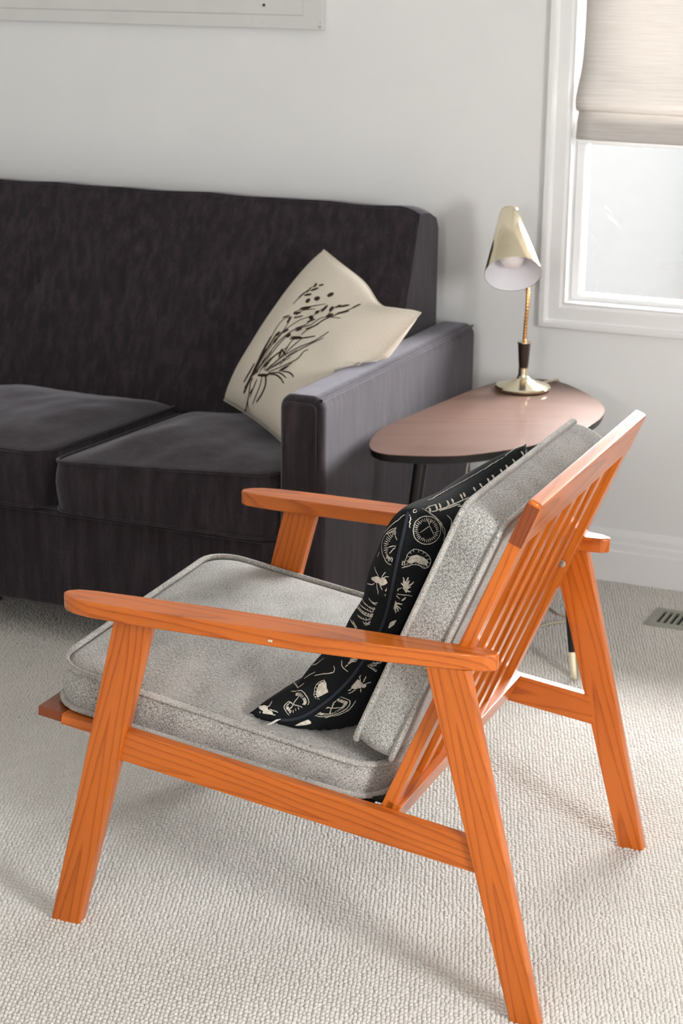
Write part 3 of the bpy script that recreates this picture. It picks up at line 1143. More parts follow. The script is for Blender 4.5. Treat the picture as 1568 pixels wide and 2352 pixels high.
    def seat_place(p, q, r):
        # front corners lift a little, the rear is pressed thinner
        P = c0 + sl * p + Vector((0, q, 0)) + sn * r
        f = (p + .29) / .58
        if r > 0:
            P += sn * (.008 * (1 - f) - .006 * f)
        P += sn * (.010 * (q / .29))
        P.z -= (.262) * 0
        return P - Vector((0, 0, (c0.x - (-.015)) * .126)) + Vector((0, 0, .0))
    box_cushion('seat_cushion', .562, .572, .058, .024, .058, seat_place, MT['tweed'], MT['tweed_pipe'], t, .0052, None, .005, .0035, 5.0)
    # back cushion
    b0 = Vector((.506, .322, .383)) + BD * .212 - BN * .0325

    def back_place(p, q, r):
        P = b0 + BD * p + Vector((0, q, 0)) + BN * r
        return P
    box_cushion('back_cushion', .415, .566, .062, .010, .022, back_place, MT['tweed'], MT['tweed_pipe'], t, .0050, None, .004, .002, 9.0)
    return t


# ================================================================== PILLOWS
def make_pillow(name, ev, nu, nv, m, parent, size):
    """ev(u, v, side) -> point; one closed surface from two faces sharing the seam"""
    V, F, U = [], [], []
    idx = {}

    def vid(i, j, s):
        edge = i in (0, nu) or j in (0, nv)
        key = (i, j, 0 if edge else s)
        if key not in idx:
            idx[key] = len(V)
            V.append(ev(i / nu, j / nv, s))
            U.append((i / nu * size, j / nv * size))
        return idx[key]
    for s in (1, -1):
        for i in range(nu):
            for j in range(nv):
                q = (vid(i, j, s), vid(i + 1, j, s), vid(i + 1, j + 1, s), vid(i, j + 1, s))
                F.append(q if s > 0 else q[::-1])
    me = bpy.data.meshes.new(name)
    me.from_pydata([tuple(v) for v in V], [], F)
    uvl = me.uv_layers.new(name='UVMap')
    for l in me.loops:
        uvl.data[l.index].uv = U[l.vertex_index]
    me.update()
    return link(name, me, m, parent, True, 180)


def puffy(u, v, pu=2.6, pv=2.6):
    a = max(0.0, 1 - abs(2 * u - 1) ** pu)
    b = max(0.0, 1 - abs(2 * v - 1) ** pv)
    return (a * b) ** .5


# black pillow, in armchair coordinates
SEAM = [(.326, .3910), (.388, .3880), (.436, .4160), (.490, .4760), (.535, .5630), (.559, .6670), (.579, .7480)]
SEAM_C = catmull([(a, 0, b) for a, b in SEAM], 24)
_sl = [0.0]
for _i in range(1, len(SEAM_C)):
    _sl.append(_sl[-1] + (SEAM_C[_i] - SEAM_C[_i - 1]).length)


def seam_at(u):
    d = max(0, min(1, u)) * _sl[-1]
    for i in range(1, len(_sl)):
        if _sl[i] >= d:
            f = (d - _sl[i - 1]) / max(1e-9, _sl[i] - _sl[i - 1])
            p = SEAM_C[i - 1].lerp(SEAM_C[i], f)
            tg = (SEAM_C[min(i + 1, len(SEAM_C) - 1)] - SEAM_C[max(i - 2, 0)]).normalized()
            return p, tg
    return SEAM_C[-1], (SEAM_C[-1] - SEAM_C[-2]).normalized()


def seat_top(x, y):
    e = max(0, 1 - abs(2 * (y - .325) / .58) ** 2.6)
    return .415 - .148 * (x - .147) + .020 * e + .017 * (y - .325) / .3


def black_ev(u, v, s):
    p, tg = seam_at(u)
    n = Vector((-tg.z, 0, tg.x))
    pin = math.sin(PI * u)
    vv = v + .045 * pin * (1 - 2 * v)
    h = puffy(u, v, 3.4, 4.0)
    P = p + Vector((.050 * vv, .062 + .405 * vv, .008 * vv))
    P += tg * (.020 * math.sin(PI * v) * (1 - 2 * u))
    P += n * (h * (.074 if s > 0 else -.070))
    if s > 0:
        P += n * .004 * mnoise.noise(Vector((u * 9, v * 7, 2))) * h
    # rests on the seat and against the back cushion
    d = (P - Vector((.506, 0, .383))).dot(BN)
    if d < .016:
        P += BN * (.016 - d) * .97
    zt = seat_top(P.x, P.y) + .004
    if P.z < zt:
        P.z = zt - (zt - P.z) * .03
    return P


# linen pillow, in room coordinates
PL, PT, PR, PB = Vector((-2.019, 3.972, .486)), Vector((-1.831, 4.120, .835)), Vector((-1.500, 3.905, .752)), Vector((-1.715, 3.725, .440))
PNRM = (PT - PL).cross(PR - PT)
PNRM.normalize()
if PNRM.y > 0:
    PNRM = -PNRM


def linen_ev(u, v, s):
    """u: from the left/bottom edge towards the top/right edge... u along L->T, v along T->R"""
    # pinched sides
    uu = u + .022 * math.sin(PI * v) * (1 - 2 * u)
    vv = v + .008 * math.sin(PI * u) * (1 - 2 * v)
    uu -= .068 * math.exp(-((v - .72) / .18) ** 2) * max(0, u) ** 3
    a = PL.lerp(PT, uu)
    b = PB.lerp(PR, uu)
    P = a.lerp(b, vv)
    h = puffy(u, v, 3.0, 3.0)
    P = P + PNRM * (h * (.085 if s > 0 else -.065))
    P += PNRM * .006 * mnoise.noise(Vector((u * 5, v * 5, 8))) * h
    # pushed off by the back, the arm and the seat
    yb = sofa_back_front(P.z) - .022
    if P.y > yb:
        P.y = yb + (P.y - yb) * .03
    if P.x > SOFA_XA - .006 and P.z < .647:
        dx, dz = P.x - (SOFA_XA - .006), .647 - P.z
        if dx < dz:
            P.x -= dx * .97
        else:
            P.z += dz * .97
    zt = .448
    if P.z < zt and P.x < SOFA_XA:
        P.z = zt - (zt - P.z) * .10
    return P


# artwork printed on the two pillows, plus painted sheen on the black one: (width mm or 0 for a filled shape, face, [u, v, u, v, ...] in thousandths of the cover)
# <prints>
PRINT_BLACK = [("printed_fruit_slice.1",1.5,-1,[940,121,937,119,933,117,930,114,926,111,923,107,920,104,917,99,914,95,912,91,909,86,907,81,905,77,903,71,902,67,900,62,899,57,899,53,898,48,898,44,898,40,899,36,899,33,901,29,902,26,904,24,905,21,908,19,910,16,913,15,915,13,918,13,921,12,925,11,928,11,932,10,936,10,940,10,944,10,948,11,952,11,956,12,959,13,963,14,966,16,969,20,972,23,974,28,977,33,978,39,980,45,980,51,981,58,981,65,981,71,980,78,980,84,979,90,978,96,976,101,975,105,973,109,971,113,968,116,966,119,963,121,960,122,957,123,954,124,950,124,947,124,944,122,940,121]),
("printed_fruit_slice.1",1.3,-1,[939,95,938,100,938,106,937,111]),
("printed_fruit_slice.1",1.3,-1,[935,85,934,90,933,96,932,102]),
("printed_fruit_slice.1",1.3,-1,[929,86,928,91,926,95,925,99]),
("printed_fruit_slice.1",1.3,-1,[926,80,923,85,920,90]),
("printed_fruit_slice.1",1.3,-1,[922,74,920,77,917,80,915,83]),
("printed_fruit_slice.1",1.3,-1,[919,68,916,70,912,73]),
("printed_fruit_slice.1",1.3,-1,[918,61,914,62,911,64,908,65]),
("printed_fruit_slice.1",1.3,-1,[915,55,911,56,907,56,904,57]),
("printed_fruit_slice.1",1.3,-1,[913,49,908,49,904,48]),
("printed_fruit_slice.1",1.3,-1,[915,43,912,42,909,41,905,41]),
("printed_fruit_slice.1",1.3,-1,[918,39,915,37,911,36,907,34]),
("printed_fruit_slice.1",1.3,-1,[918,33,915,32,912,30,909,28]),
("printed_fruit_slice.1",1.3,-1,[921,29,918,27,916,26,913,24,910,22]),
("printed_fruit_slice.1",1.3,-1,[924,26,921,24,918,21,916,19]),
("printed_fruit_slice.1",1.3,-1,[928,25,926,22,924,20,922,17]),
("printed_fruit_slice.1",1.3,-1,[932,23,931,20,930,17,928,15]),
("printed_fruit_slice.1",1.3,-1,[937,21,936,18,935,14,933,12]),
("printed_fruit_slice.1",1.3,-1,[942,21,942,17,941,13]),
("printed_fruit_slice.1",1.3,-1,[947,21,948,18,948,15,948,13]),
("printed_fruit_slice.1",1.3,-1,[952,24,953,21,954,17,956,14]),
("printed_fruit_slice.1",1.3,-1,[957,27,959,24,960,21,962,19]),
("printed_fruit_slice.1",1.3,-1,[960,33,962,31,964,28,966,26,968,24]),
("printed_fruit_slice.1",1.3,-1,[965,37,968,36,970,34]),
("printed_fruit_slice.1",1.3,-1,[967,45,969,44,972,43,975,43]),
("printed_fruit_slice.1",1.3,-1,[966,52,970,53,973,53,976,55]),
("printed_fruit_slice.1",1.3,-1,[967,60,971,62,974,64,977,68]),
("printed_fruit_slice.1",1.3,-1,[966,68,970,71,973,75,976,79]),
("printed_fruit_slice.1",1.3,-1,[965,74,967,78,969,81,972,85,974,90]),
("printed_fruit_slice.1",1.3,-1,[964,84,967,90,970,96]),
("printed_fruit_slice.1",1.3,-1,[960,87,963,93,965,99,967,106]),
("printed_fruit_slice.1",1.3,-1,[957,92,959,100,961,108]),
("printed_fruit_slice.1",1.3,-1,[952,90,953,97,955,103,956,110]),
("printed_fruit_slice.1",1.3,-1,[948,95,949,103,950,110]),
("printed_fruit_slice.1",1.3,-1,[944,96,944,103,944,110]),
("printed_fruit_slice.1",1.3,-1,[954,68,957,68,960,67,963,67,965,66,968,66,971,66,974,66,976,66,979,67,982,67]),
("printed_fruit_slice.1",1.3,-1,[954,68,952,64,951,59,949,55,947,50,945,46,943,43,941,39,939,36,937,33,935,30,933,27]),
("printed_fruit_slice.1",1.3,-1,[954,68,951,69,949,71,946,72,943,73,940,75,938,76,935,78,932,79,929,81]),
("printed_fruit_slice.1",1.3,-1,[959,68,962,73,965,78,967,83,970,88]),
("printed_fruit_slice.2",1.5,-1,[815,6,812,5,810,4,808,3,806,1]),
("printed_fruit_slice.2",1.5,1,[804,1,804,3,803,4,804,6,805,8,806,9,808,11,809,12,811,13,813,14,814,17,816,19,818,22,819,24,821,27,824,29,826,33,828,36,830,39,833,42,835,46,838,49,840,51,843,54,846,56,849,58,853,60,856,59,860,59,864,59,868,56,872,54,877,52,881,49,885,46,889,43,893,39,897,36,901,32,906,27,911,22,916,17,920,13,923,12,925,10]),
("printed_fruit_slice.2",1.3,-1,[831,3,828,3,824,4,821,4]),
("printed_fruit_slice.2",1.3,-1,[828,2,824,2,820,2,816,3]),
("printed_fruit_slice.2",1.3,-1,[830,0,826,0,822,0,819,1,815,1]),
("printed_fruit_slice.2",1.3,1,[827,2,824,2,820,1,816,1,813,1]),
("printed_fruit_slice.2",1.3,1,[829,3,825,3,821,4,817,4,814,4]),
("printed_fruit_slice.2",1.3,1,[827,5,824,5,820,6,817,6,814,6,810,6]),
("printed_fruit_slice.2",1.3,1,[827,7,823,7,820,8,816,8]),
("printed_fruit_slice.2",1.3,1,[828,9,823,9,819,10,815,11]),
("printed_fruit_slice.2",1.3,1,[830,10,825,11,821,12]),
("printed_fruit_slice.2",1.3,1,[834,12,830,13,826,14]),
("printed_fruit_slice.2",1.3,1,[839,13,836,14,833,16,829,19]),
("printed_fruit_slice.2",1.3,1,[845,13,843,14,839,18,836,22,832,26]),
("printed_fruit_slice.2",1.3,1,[851,14,848,16,845,20,842,25,839,29]),
("printed_fruit_slice.2",1.3,1,[853,19,850,25,847,32]),
("printed_fruit_slice.2",1.3,1,[861,16,859,20,858,23,856,27,854,33,852,40]),
("printed_fruit_slice.2",1.3,1,[866,18,865,22,864,26,862,32,861,39]),
("printed_fruit_slice.2",1.3,1,[872,14,871,18,871,23,871,28,870,36]),
("printed_fruit_slice.2",1.3,1,[877,14,878,17,878,21,878,25,878,29,878,35]),
("printed_fruit_slice.2",1.3,1,[882,13,884,15,885,19,886,23,886,27,887,33]),
("printed_fruit_slice.2",1.3,1,[887,12,889,13,891,14,892,18,894,22,895,26]),
("printed_fruit_slice.2",1.3,1,[891,11,893,12,896,13,898,13,900,15,902,18]),
("printed_fruit_slice.2",1.3,1,[899,11,902,11,905,13,908,13]),
("printed_fruit_slice.2",1.3,1,[899,8,902,9,905,9,908,10,911,11,915,11]),
("printed_fruit_slice.2",1.3,1,[903,6,906,7,909,7,912,8,915,8]),
("printed_fruit_slice.2",1.3,1,[870,1,868,2,866,3,865,5,863,6,861,7,859,8,857,10,855,11,853,12,851,13]),
("printed_fruit_slice.2",1.3,1,[901,6,899,6,896,5,894,4,891,3,889,2]),
("printed_fruit_slice.2",1.3,1,[862,2,858,3,855,4,852,4,848,5,845,5,842,6,838,7,835,7]),
("printed_melon_slice.3",1.2,-1,[833,4,837,4,842,5,847,5,853,5,858,6,862,7,866,8,870,10,873,12,876,13,877,16,878,20,878,24,877,28,876,33,874,38,872,42,869,47,866,51,863,55,860,58,856,61,852,63,848,65,844,65,840,65,836,64,831,62,827,60,824,58,822,55,820,53,819,50,818,47,818,44,819,41,821,39,823,36,825,33,827,30,827,27,828,25,827,22,827,19,826,17,825,14,823,13,820,11,818,10,817,9,815,8,814,7,813,6,812,5,813,4,816,4,820,4,825,4,830,4,833,4]),
("printed_melon_slice.3",0,-1,[842,24,830,6,852,10,861,21,856,39,844,55,828,53,831,36,836,20,827,11]),
("printed_melon_slice.3",0.9,-1,[833,4,834,5,836,7,837,8]),
("printed_melon_slice.3",0.9,-1,[849,5,849,7,849,9]),
("printed_melon_slice.3",0.9,-1,[865,8,863,9,861,10,860,11]),
("printed_melon_slice.3",0.9,-1,[876,13,871,14,867,15]),
("printed_melon_slice.3",0.9,-1,[878,26,873,25,868,25]),
("printed_melon_slice.3",0.9,-1,[873,41,869,38,865,35]),
("printed_melon_slice.3",0.9,-1,[863,55,862,51,860,48,859,44]),
("printed_melon_slice.3",0.9,-1,[851,64,851,59,850,54,850,50]),
("printed_melon_slice.3",0.9,-1,[837,64,838,60,839,55,840,51]),
("printed_melon_slice.3",0.9,-1,[824,58,826,54,828,50,831,46]),
("printed_melon_slice.3",0.9,-1,[819,49,821,46,824,43,827,41]),
("printed_melon_slice.3",0.9,-1,[821,40,824,37,828,35]),
("printed_melon_slice.3",0.9,-1,[827,30,832,28]),
("printed_melon_slice.3",0.9,-1,[827,21,833,22]),
("printed_melon_slice.3",0.9,-1,[824,13,827,14,830,15]),
("printed_melon_slice.3",0.9,-1,[817,9,819,10,822,11,825,11]),
("printed_melon_slice.3",0.9,-1,[813,6,815,6,817,7,820,8,822,9]),
("printed_melon_slice.3",0.9,-1,[819,4,821,5,823,6,825,7,827,8]),
("printed_melon_slice.3",0.9,-1,[833,4,834,5,836,7,837,8]),
("printed_beetle.4",0,1,[739,9,743,2,737,3,731,5,727,7,724,9,724,12,726,14,729,18,735,19,741,17,747,13,752,11,754,9,754,6,752,4,748,3]),
("printed_beetle.4",0,1,[735,23,739,13,733,13,727,17,723,23,722,31,723,38,729,40,736,38,743,30,747,22,748,16,745,13]),
("printed_beetle.4",0,1,[728,40,733,31,730,31,726,34,722,38,720,44,720,50,721,53,725,53,729,49,733,43,735,37,735,33]),
("printed_beetle.4",1.5,1,[749,21,750,23,751,25,753,28,754,32,756,35,757,39,759,43,761,48,763,52,764,55]),
("printed_beetle.4",1.5,1,[753,12,754,11,756,11,759,10,762,9,764,9,766,8,768,8,770,7,772,7,773,6]),
("printed_beetle.4",1.5,1,[717,30,716,31,713,33,711,35,709,37,706,40,704,45,701,51,698,59,694,68,691,75]),
("printed_beetle.4",1.5,1,[723,22,721,21,718,20,715,19,711,18,708,17,705,15,701,13,698,13,694,12,692,11]),
("printed_beetle.4",1.5,1,[723,12,721,11,720,10,718,9,717,8,715,8,714,7,712,6]),
("printed_beetle.4",1.5,1,[753,8,755,7,757,6,759,5,761,4,763,2]),
("printed_leaf.5",2.4,-1,[735,10,737,9,739,9,742,9,744,8,746,7,749,7,751,6,753,5,755,4,757,4]),
("printed_leaf.5",2.4,-1,[735,10,738,9,742,9,747,8,751,8,756,7,760,6,765,6,770,6,774,5,777,5]),
("printed_leaf.5",2.4,-1,[735,10,737,10,740,9,743,9,747,9,750,8,753,8,757,8,761,8,764,8,766,8]),
("printed_leaf.5",2.4,-1,[735,10,738,10,743,10,747,10,752,10,757,10,762,10,767,10,772,10,777,11,780,11]),
("printed_leaf.5",2.4,-1,[735,10,738,10,741,10,745,11,749,11,753,12,757,12,761,12,765,13,768,13,771,13]),
("printed_leaf.5",2.4,-1,[735,10,738,10,741,11,745,12,749,13,752,14,756,16,759,18,763,20,766,21,768,22]),
("printed_leaf.5",2.4,-1,[735,10,738,11,741,12,743,12,744,13,746,14,748,15,749,17,750,18]),
("printed_leaf.5",2.4,-1,[735,10,735,12,735,14,734,15,734,17,734,19]),
("printed_leaf.5",2.4,-1,[735,10,733,10,731,11,729,12]),
("printed_leaf.5",2.4,-1,[735,10,737,9,739,8,741,7,743,6]),
("printed_leaf.5",1.3,1,[715,3,718,2,721,1,724,0]),
("printed_leaf.5",1.3,-1,[727,0,729,1,732,2,734,2,737,3,739,4,742,5]),
("printed_leaf.5",1.3,1,[715,3,716,1]),
("printed_leaf.5",1.3,-1,[717,0,718,1,718,3,719,5,719,7,720,8,720,10,721,11,721,14,722,16,721,18,721,20,721,23]),
("printed_leaf.5",1.3,1,[715,3,714,2,713,1]),
("printed_leaf.5",1.3,-1,[713,0,711,1,710,2,708,3,706,4,704,5]),
("printed_leaf.5",1.3,1,[704,2,702,2,699,1,697,0]),
("printed_leaf.5",1.3,-1,[694,0,691,1,688,1]),
("printed_leaf.6",2.0,-1,[686,1,683,1,678,1,674,1,670,1,666,1]),
("printed_leaf.6",2.0,-1,[686,1,683,1,680,2,677,2,674,2,671,3,668,3,664,3,662,4,659,4,656,4]),
("printed_leaf.6",2.0,-1,[686,1,684,2,681,2,678,3,676,3,673,4,671,5,668,5,666,6,663,6]),
("printed_leaf.6",2.0,-1,[686,1,685,2,683,3,681,3,679,4,678,5,676,6,675,7,673,8,671,8]),
("printed_leaf.6",2.0,-1,[686,1,687,2,687,4,688,5,688,7,689,8,690,9]),
("printed_leaf.6",2.0,-1,[686,1,687,2,688,3,689,5,690,6]),
("printed_leaf.6",2.0,-1,[686,1,684,2,681,2,678,3,675,3,673,4,670,5]),
("printed_leaf.6",2.5,-1,[700,8,702,8,704,9,707,10,709,11,711,11,713,12]),
("printed_fern.7",1.1,1,[588,93,597,70,603,55,607,44,611,35,614,27,616,22,619,17,622,13,624,12,628,11,629,10]),
("printed_fern.7",0.9,1,[597,70,592,84,582,109]),
("printed_fern.7",0.9,1,[606,47,605,54,603,64]),
("printed_fern.7",0.9,1,[612,32,612,37,613,42]),
("printed_fern.7",0.9,1,[616,22,617,25,618,29]),
("printed_fern.7",0.9,1,[621,14,622,17,624,20]),
("printed_fern.7",0.9,1,[627,11,629,12,631,13]),
("printed_fern.7",0.9,1,[629,10,631,11,633,12]),
("printed_fern.7",1.1,1,[609,103,618,80,622,66,623,54,624,45,626,38,627,31,629,26,630,21,631,16,633,13,634,12,635,11,637,10,638,9]),
("printed_fern.7",0.9,1,[621,69,615,89]),
("printed_fern.7",0.9,1,[624,51,623,59,620,70]),
("printed_fern.7",0.9,1,[626,38,626,43,625,50]),
("printed_fern.7",0.9,1,[629,27,629,31,630,36]),
("printed_fern.7",0.9,1,[631,19,632,22,633,25]),
("printed_fern.7",0.9,1,[633,13,634,16,636,19]),
("printed_fern.7",0.9,1,[635,12,637,13,639,14]),
("printed_fern.7",0.9,1,[637,10,639,11,641,12]),
("printed_fern.7",0.9,1,[638,9,641,11,643,12]),
("printed_fern.7",1.1,1,[573,102,582,77,587,61,590,49,594,40,597,32,601,25,603,20,606,16,608,13,610,12,613,11,615,10,616,9]),
("printed_fern.7",0.9,1,[584,71,580,84,572,104]),
("printed_fern.7",0.9,1,[590,49,589,56,587,66]),
("printed_fern.7",0.9,1,[596,35,596,39,596,45]),
("printed_fern.7",0.9,1,[602,24,603,27,603,31]),
("printed_fern.7",0.9,1,[606,16,607,19,608,22]),
("printed_fern.7",0.9,1,[610,12,612,13,613,16]),
("printed_fern.7",0.9,1,[614,11,616,12,618,13]),
("printed_fern.7",0.9,1,[616,9,618,10,620,11]),
("printed_fern.7",1.1,1,[568,97,574,82,579,67,583,53,586,43,589,35,592,28,595,23,598,18,602,14,603,12,604,11,607,10,608,9]),
("printed_fern.7",0.9,1,[568,97,555,124]),
("printed_fern.7",0.9,1,[577,71,574,84,567,102]),
("printed_fern.7",0.9,1,[584,50,583,57,581,66]),
("printed_fern.7",0.9,1,[589,35,589,40,588,46]),
("printed_fern.7",0.9,1,[594,24,595,27,595,32]),
("printed_fern.7",0.9,1,[599,16,600,19,601,22]),
("printed_fern.7",0.9,1,[603,12,605,13,605,15]),
("printed_fern.7",0.9,1,[605,11,607,12,608,13]),
("printed_fern.7",0.9,1,[607,10,609,11,611,12]),
("printed_fern.7",0.9,1,[609,9,610,10,613,11]),
("printed_fern.7",1.1,1,[561,54,564,49,567,42,570,36,574,29,577,25,581,20,587,15,592,13,595,11,599,10]),
("printed_fern.7",0.9,1,[561,54,560,62,557,70]),
("printed_fern.7",0.9,1,[566,44,565,51,564,58]),
("printed_fern.7",0.9,1,[571,34,571,38,571,44]),
("printed_fern.7",0.9,1,[577,25,578,28,578,32]),
("printed_fern.7",0.9,1,[585,17,586,20,587,23]),
("printed_fern.7",0.9,1,[593,12,595,13,596,15]),
("printed_fern.7",0.9,1,[599,10,600,11,602,12]),
("printed_fern.7",1.1,1,[567,20,570,18,573,15,576,13,578,12,580,12,582,11,585,10,587,9]),
("printed_fern.7",0.9,1,[567,20,567,24,568,27]),
("printed_fern.7",0.9,1,[574,14,575,17,575,20]),
("printed_fern.7",0.9,1,[581,11,583,12,585,13]),
("printed_fern.7",0.9,1,[587,9,588,10,590,11]),
("printed_fern.7",1.1,1,[564,16,568,14,571,13,573,12,575,11,577,10,579,9]),
("printed_fern.7",0.9,1,[564,16,565,19,566,23]),
("printed_fern.7",0.9,1,[570,13,571,14,572,17]),
("printed_fern.7",0.9,1,[575,11,577,12,578,13]),
("printed_fern.7",0.9,1,[579,9,581,10,582,11]),
("printed_twig.8",1.4,1,[655,36,655,33,654,29,654,26,653,22,654,18,655,14,658,12,660,11,662,9,663,8]),
("printed_twig.8",1.2,1,[654,29,654,26,653,23,652,19,652,16,652,13,652,11,654,11,655,9]),
("printed_butterfly.9",0,-1,[619,3,603,1,621,0,630,4,636,7,619,6,602,3]),
("printed_twig.14",1.6,1,[505,107,512,88,517,73,519,66,521,60,522,54,522,49,523,41,523,36]),
("printed_twig.15",1.6,1,[523,76,525,68,526,62,527,56,528,51,528,47,529,42,529,38,529,35]),
("printed_twig.16",1.6,-1,[983,2,980,1]),
("printed_twig.16",1.6,1,[977,2,974,5,970,6,967,8,964,9,961,11,957,11,955,12,952,14,949,14,945,17,942,20,938,23,934,26,930,28,926,31,922,35,918,38,914,40,910,44,906,47,900,52,894,57,889,63,883,69,874,82]),
("printed_twig.18",1.6,1,[817,51,814,51,810,52,806,53,802,54,799,55]),
("printed_twig.19",1.6,-1,[978,4,975,3,972,4,969,4,965,3,962,3,959,2,956,4,952,3,949,3,946,3,942,4]),
("printed_twig.20",1.6,1,[922,9,919,11,916,11,913,13,910,14,907,16,904,19,900,23,897,26,893,30,889,35,885,40,881,47]),
("printed_ring.21",1.2,-1,[994,32,992,27,992,23,991,19,992,15,991,13,993,13,995,15,997,19,997,25,998,29,998,33,997,35,994,32]),
("tendril_print_and_fold_light.23",1.3,-1,[998,79,996,82,995,85,994,87,993,90,992,91,990,93,989,94,988,95,987,96,985,98,983,102,981,106,979,110,977,114,974,116,971,120,969,122,966,125,962,126,959,128,956,129,953,130,950,130,947,131,944,131,941,132,937,133,933,134,930,135,927,136]),
("tendril_print_and_fold_light.24",1.3,-1,[994,83,993,87,992,90,991,93,990,96,989,99,987,101,986,104,983,109,981,113,979,116,977,119,974,122,971,125,968,129,965,132,962,135,959,138,955,142]),
("tendril_print_and_fold_light.25",1.3,-1,[961,131,958,133,953,137,950,139,947,141,945,143,942,145,939,145,936,146,933,144,930,143,927,141,923,138,920,136,917,133,914,131,911,128,907,126]),
("printed_beetle.26",0,-1,[384,3,395,7,388,8,381,8,374,8,369,6,366,5,365,3,367,1,398,0,401,2,401,4,399,6]),
("printed_beetle.26",0,-1,[389,8,395,10,389,11,384,11,380,10,378,9,380,7,383,6,389,5,395,6,398,6,400,8,398,9]),
("printed_beetle.26",0,-1,[394,13,398,15,394,16,390,16,387,14,385,13,386,12,389,11,393,10,397,10,400,11,402,12,401,13]),
("printed_beetle.26",1.5,-1,[399,5,403,4,407,3,410,2,414,1,418,1]),
("printed_beetle.26",1.5,-1,[402,8,407,8,411,7,415,7,420,7,424,6]),
("printed_beetle.26",1.5,-1,[402,13,405,14,408,15,411,17,414,18]),
("printed_beetle.26",1.5,-1,[380,12,378,12,375,13,373,14,370,16]),
("printed_beetle.26",1.5,-1,[365,3,359,3,355,3,351,2]),
("printed_beetle.26",1.5,-1,[368,7,365,7,361,6,358,6,354,6,351,5,347,5,344,4]),
("printed_fern.27",1.2,1,[400,7,404,7,409,6,415,6,421,6,425,5,430,5,435,4,439,3,442,2,445,2]),
("printed_fern.27",0.9,1,[400,7,407,7]),
("printed_fern.27",0.9,1,[405,7,412,7]),
("printed_fern.27",0.9,1,[412,6,418,6]),
("printed_fern.27",0.9,1,[419,6,426,6]),
("printed_fern.27",0.9,1,[425,5,432,5]),
("printed_fern.27",0.9,1,[431,4,438,5]),
("printed_fern.27",0.9,1,[437,4,443,4]),
("printed_fern.27",0.9,1,[441,3,448,3]),
("printed_fern.27",0.9,1,[445,2,451,2]),
("printed_fern.27",1.2,1,[418,7,422,7,427,6,431,5,435,5,439,4,443,4,448,3,452,2]),
("printed_fern.27",0.9,1,[418,7,425,7]),
("printed_fern.27",0.9,1,[424,6,430,7]),
("printed_fern.27",0.9,1,[429,6,436,6]),
("printed_fern.27",0.9,1,[435,5,442,5]),
("printed_fern.27",0.9,1,[441,4,447,4]),
("printed_fern.27",0.9,1,[446,3,453,3]),
("printed_fern.27",0.9,1,[452,2,458,2]),
("printed_fern.27",1.2,1,[430,7,434,7,438,6,441,5,445,5,449,4,453,3,456,3,460,2,463,1]),
("printed_fern.27",0.9,1,[430,7,437,8]),
("printed_fern.27",0.9,1,[435,7,442,7]),
("printed_fern.27",0.9,1,[440,6,447,6]),
("printed_fern.27",0.9,1,[445,5,451,5]),
("printed_fern.27",0.9,1,[449,4,456,4]),
("printed_fern.27",0.9,1,[454,3,461,3]),
("printed_fern.27",0.9,1,[459,2,465,2]),
("printed_fern.27",0.9,1,[463,1,470,1]),
("printed_fern.27",1.2,-1,[457,2,456,4,456,7,455,8,454,11,453,12,452,14]),
("printed_fern.27",0.9,-1,[457,2,463,2]),
("printed_fern.27",0.9,-1,[456,3,463,3]),
("printed_fern.27",0.9,-1,[456,5,463,5]),
("printed_fern.27",0.9,-1,[456,6,463,6]),
("printed_fern.27",0.9,-1,[455,8,462,8]),
("printed_fern.27",0.9,-1,[455,10,461,9]),
("printed_fern.27",0.9,-1,[454,11,460,11]),
("printed_fern.27",0.9,-1,[453,13,459,13]),
("printed_fern.27",0.9,-1,[452,14,458,14]),
("printed_fern.27",1.2,-1,[463,3,464,4,465,5,466,6,468,7,469,8,470,9]),
("printed_fern.27",0.9,-1,[463,3,469,3]),
("printed_fern.27",0.9,-1,[464,4,471,4]),
("printed_fern.27",0.9,-1,[466,6,473,5]),
("printed_fern.27",0.9,-1,[467,7,474,7]),
("printed_fern.27",0.9,-1,[469,8,475,8]),
("printed_fern.27",0.9,-1,[470,9,477,9]),
("printed_fern.27",1.2,-1,[473,4,474,5,476,6,477,7,478,8,480,9,481,10,482,11,484,11,485,12,486,13]),
("printed_fern.27",0.9,-1,[473,4,479,4]),
("printed_fern.27",0.9,-1,[475,6,481,5]),
("printed_fern.27",0.9,-1,[477,7,483,7]),
("printed_fern.27",0.9,-1,[479,8,485,8]),
("printed_fern.27",0.9,-1,[481,9,487,9]),
("printed_fern.27",0.9,-1,[483,11,489,11]),
("printed_fern.27",0.9,-1,[484,12,491,12]),
("printed_fern.27",0.9,-1,[486,13,493,13]),
("printed_melon_slice.28",0,1,[282,9,306,17,280,20,262,13,254,8,255,4,274,3,298,2,301,6,308,11]),
("printed_melon_slice.28",1.0,1,[269,24,274,22,278,19]),
("printed_melon_slice.28",1.0,1,[259,19,264,17,269,14]),
("printed_melon_slice.28",1.0,1,[253,13,257,12,261,12]),
("printed_melon_slice.28",1.0,1,[248,10,253,9,256,8]),
("printed_melon_slice.28",1.0,1,[247,6,251,6,255,5]),
("printed_melon_slice.28",1.0,1,[251,3,255,3,258,2]),
("printed_melon_slice.28",1.0,1,[286,22,290,19,295,17]),
("printed_melon_slice.28",1.0,1,[307,18,303,19,297,21,290,22,284,23,278,24,273,23,268,23,264,21,260,20,257,18,254,15,253,13,249,12,248,11,246,10,246,8,247,6,248,4]),
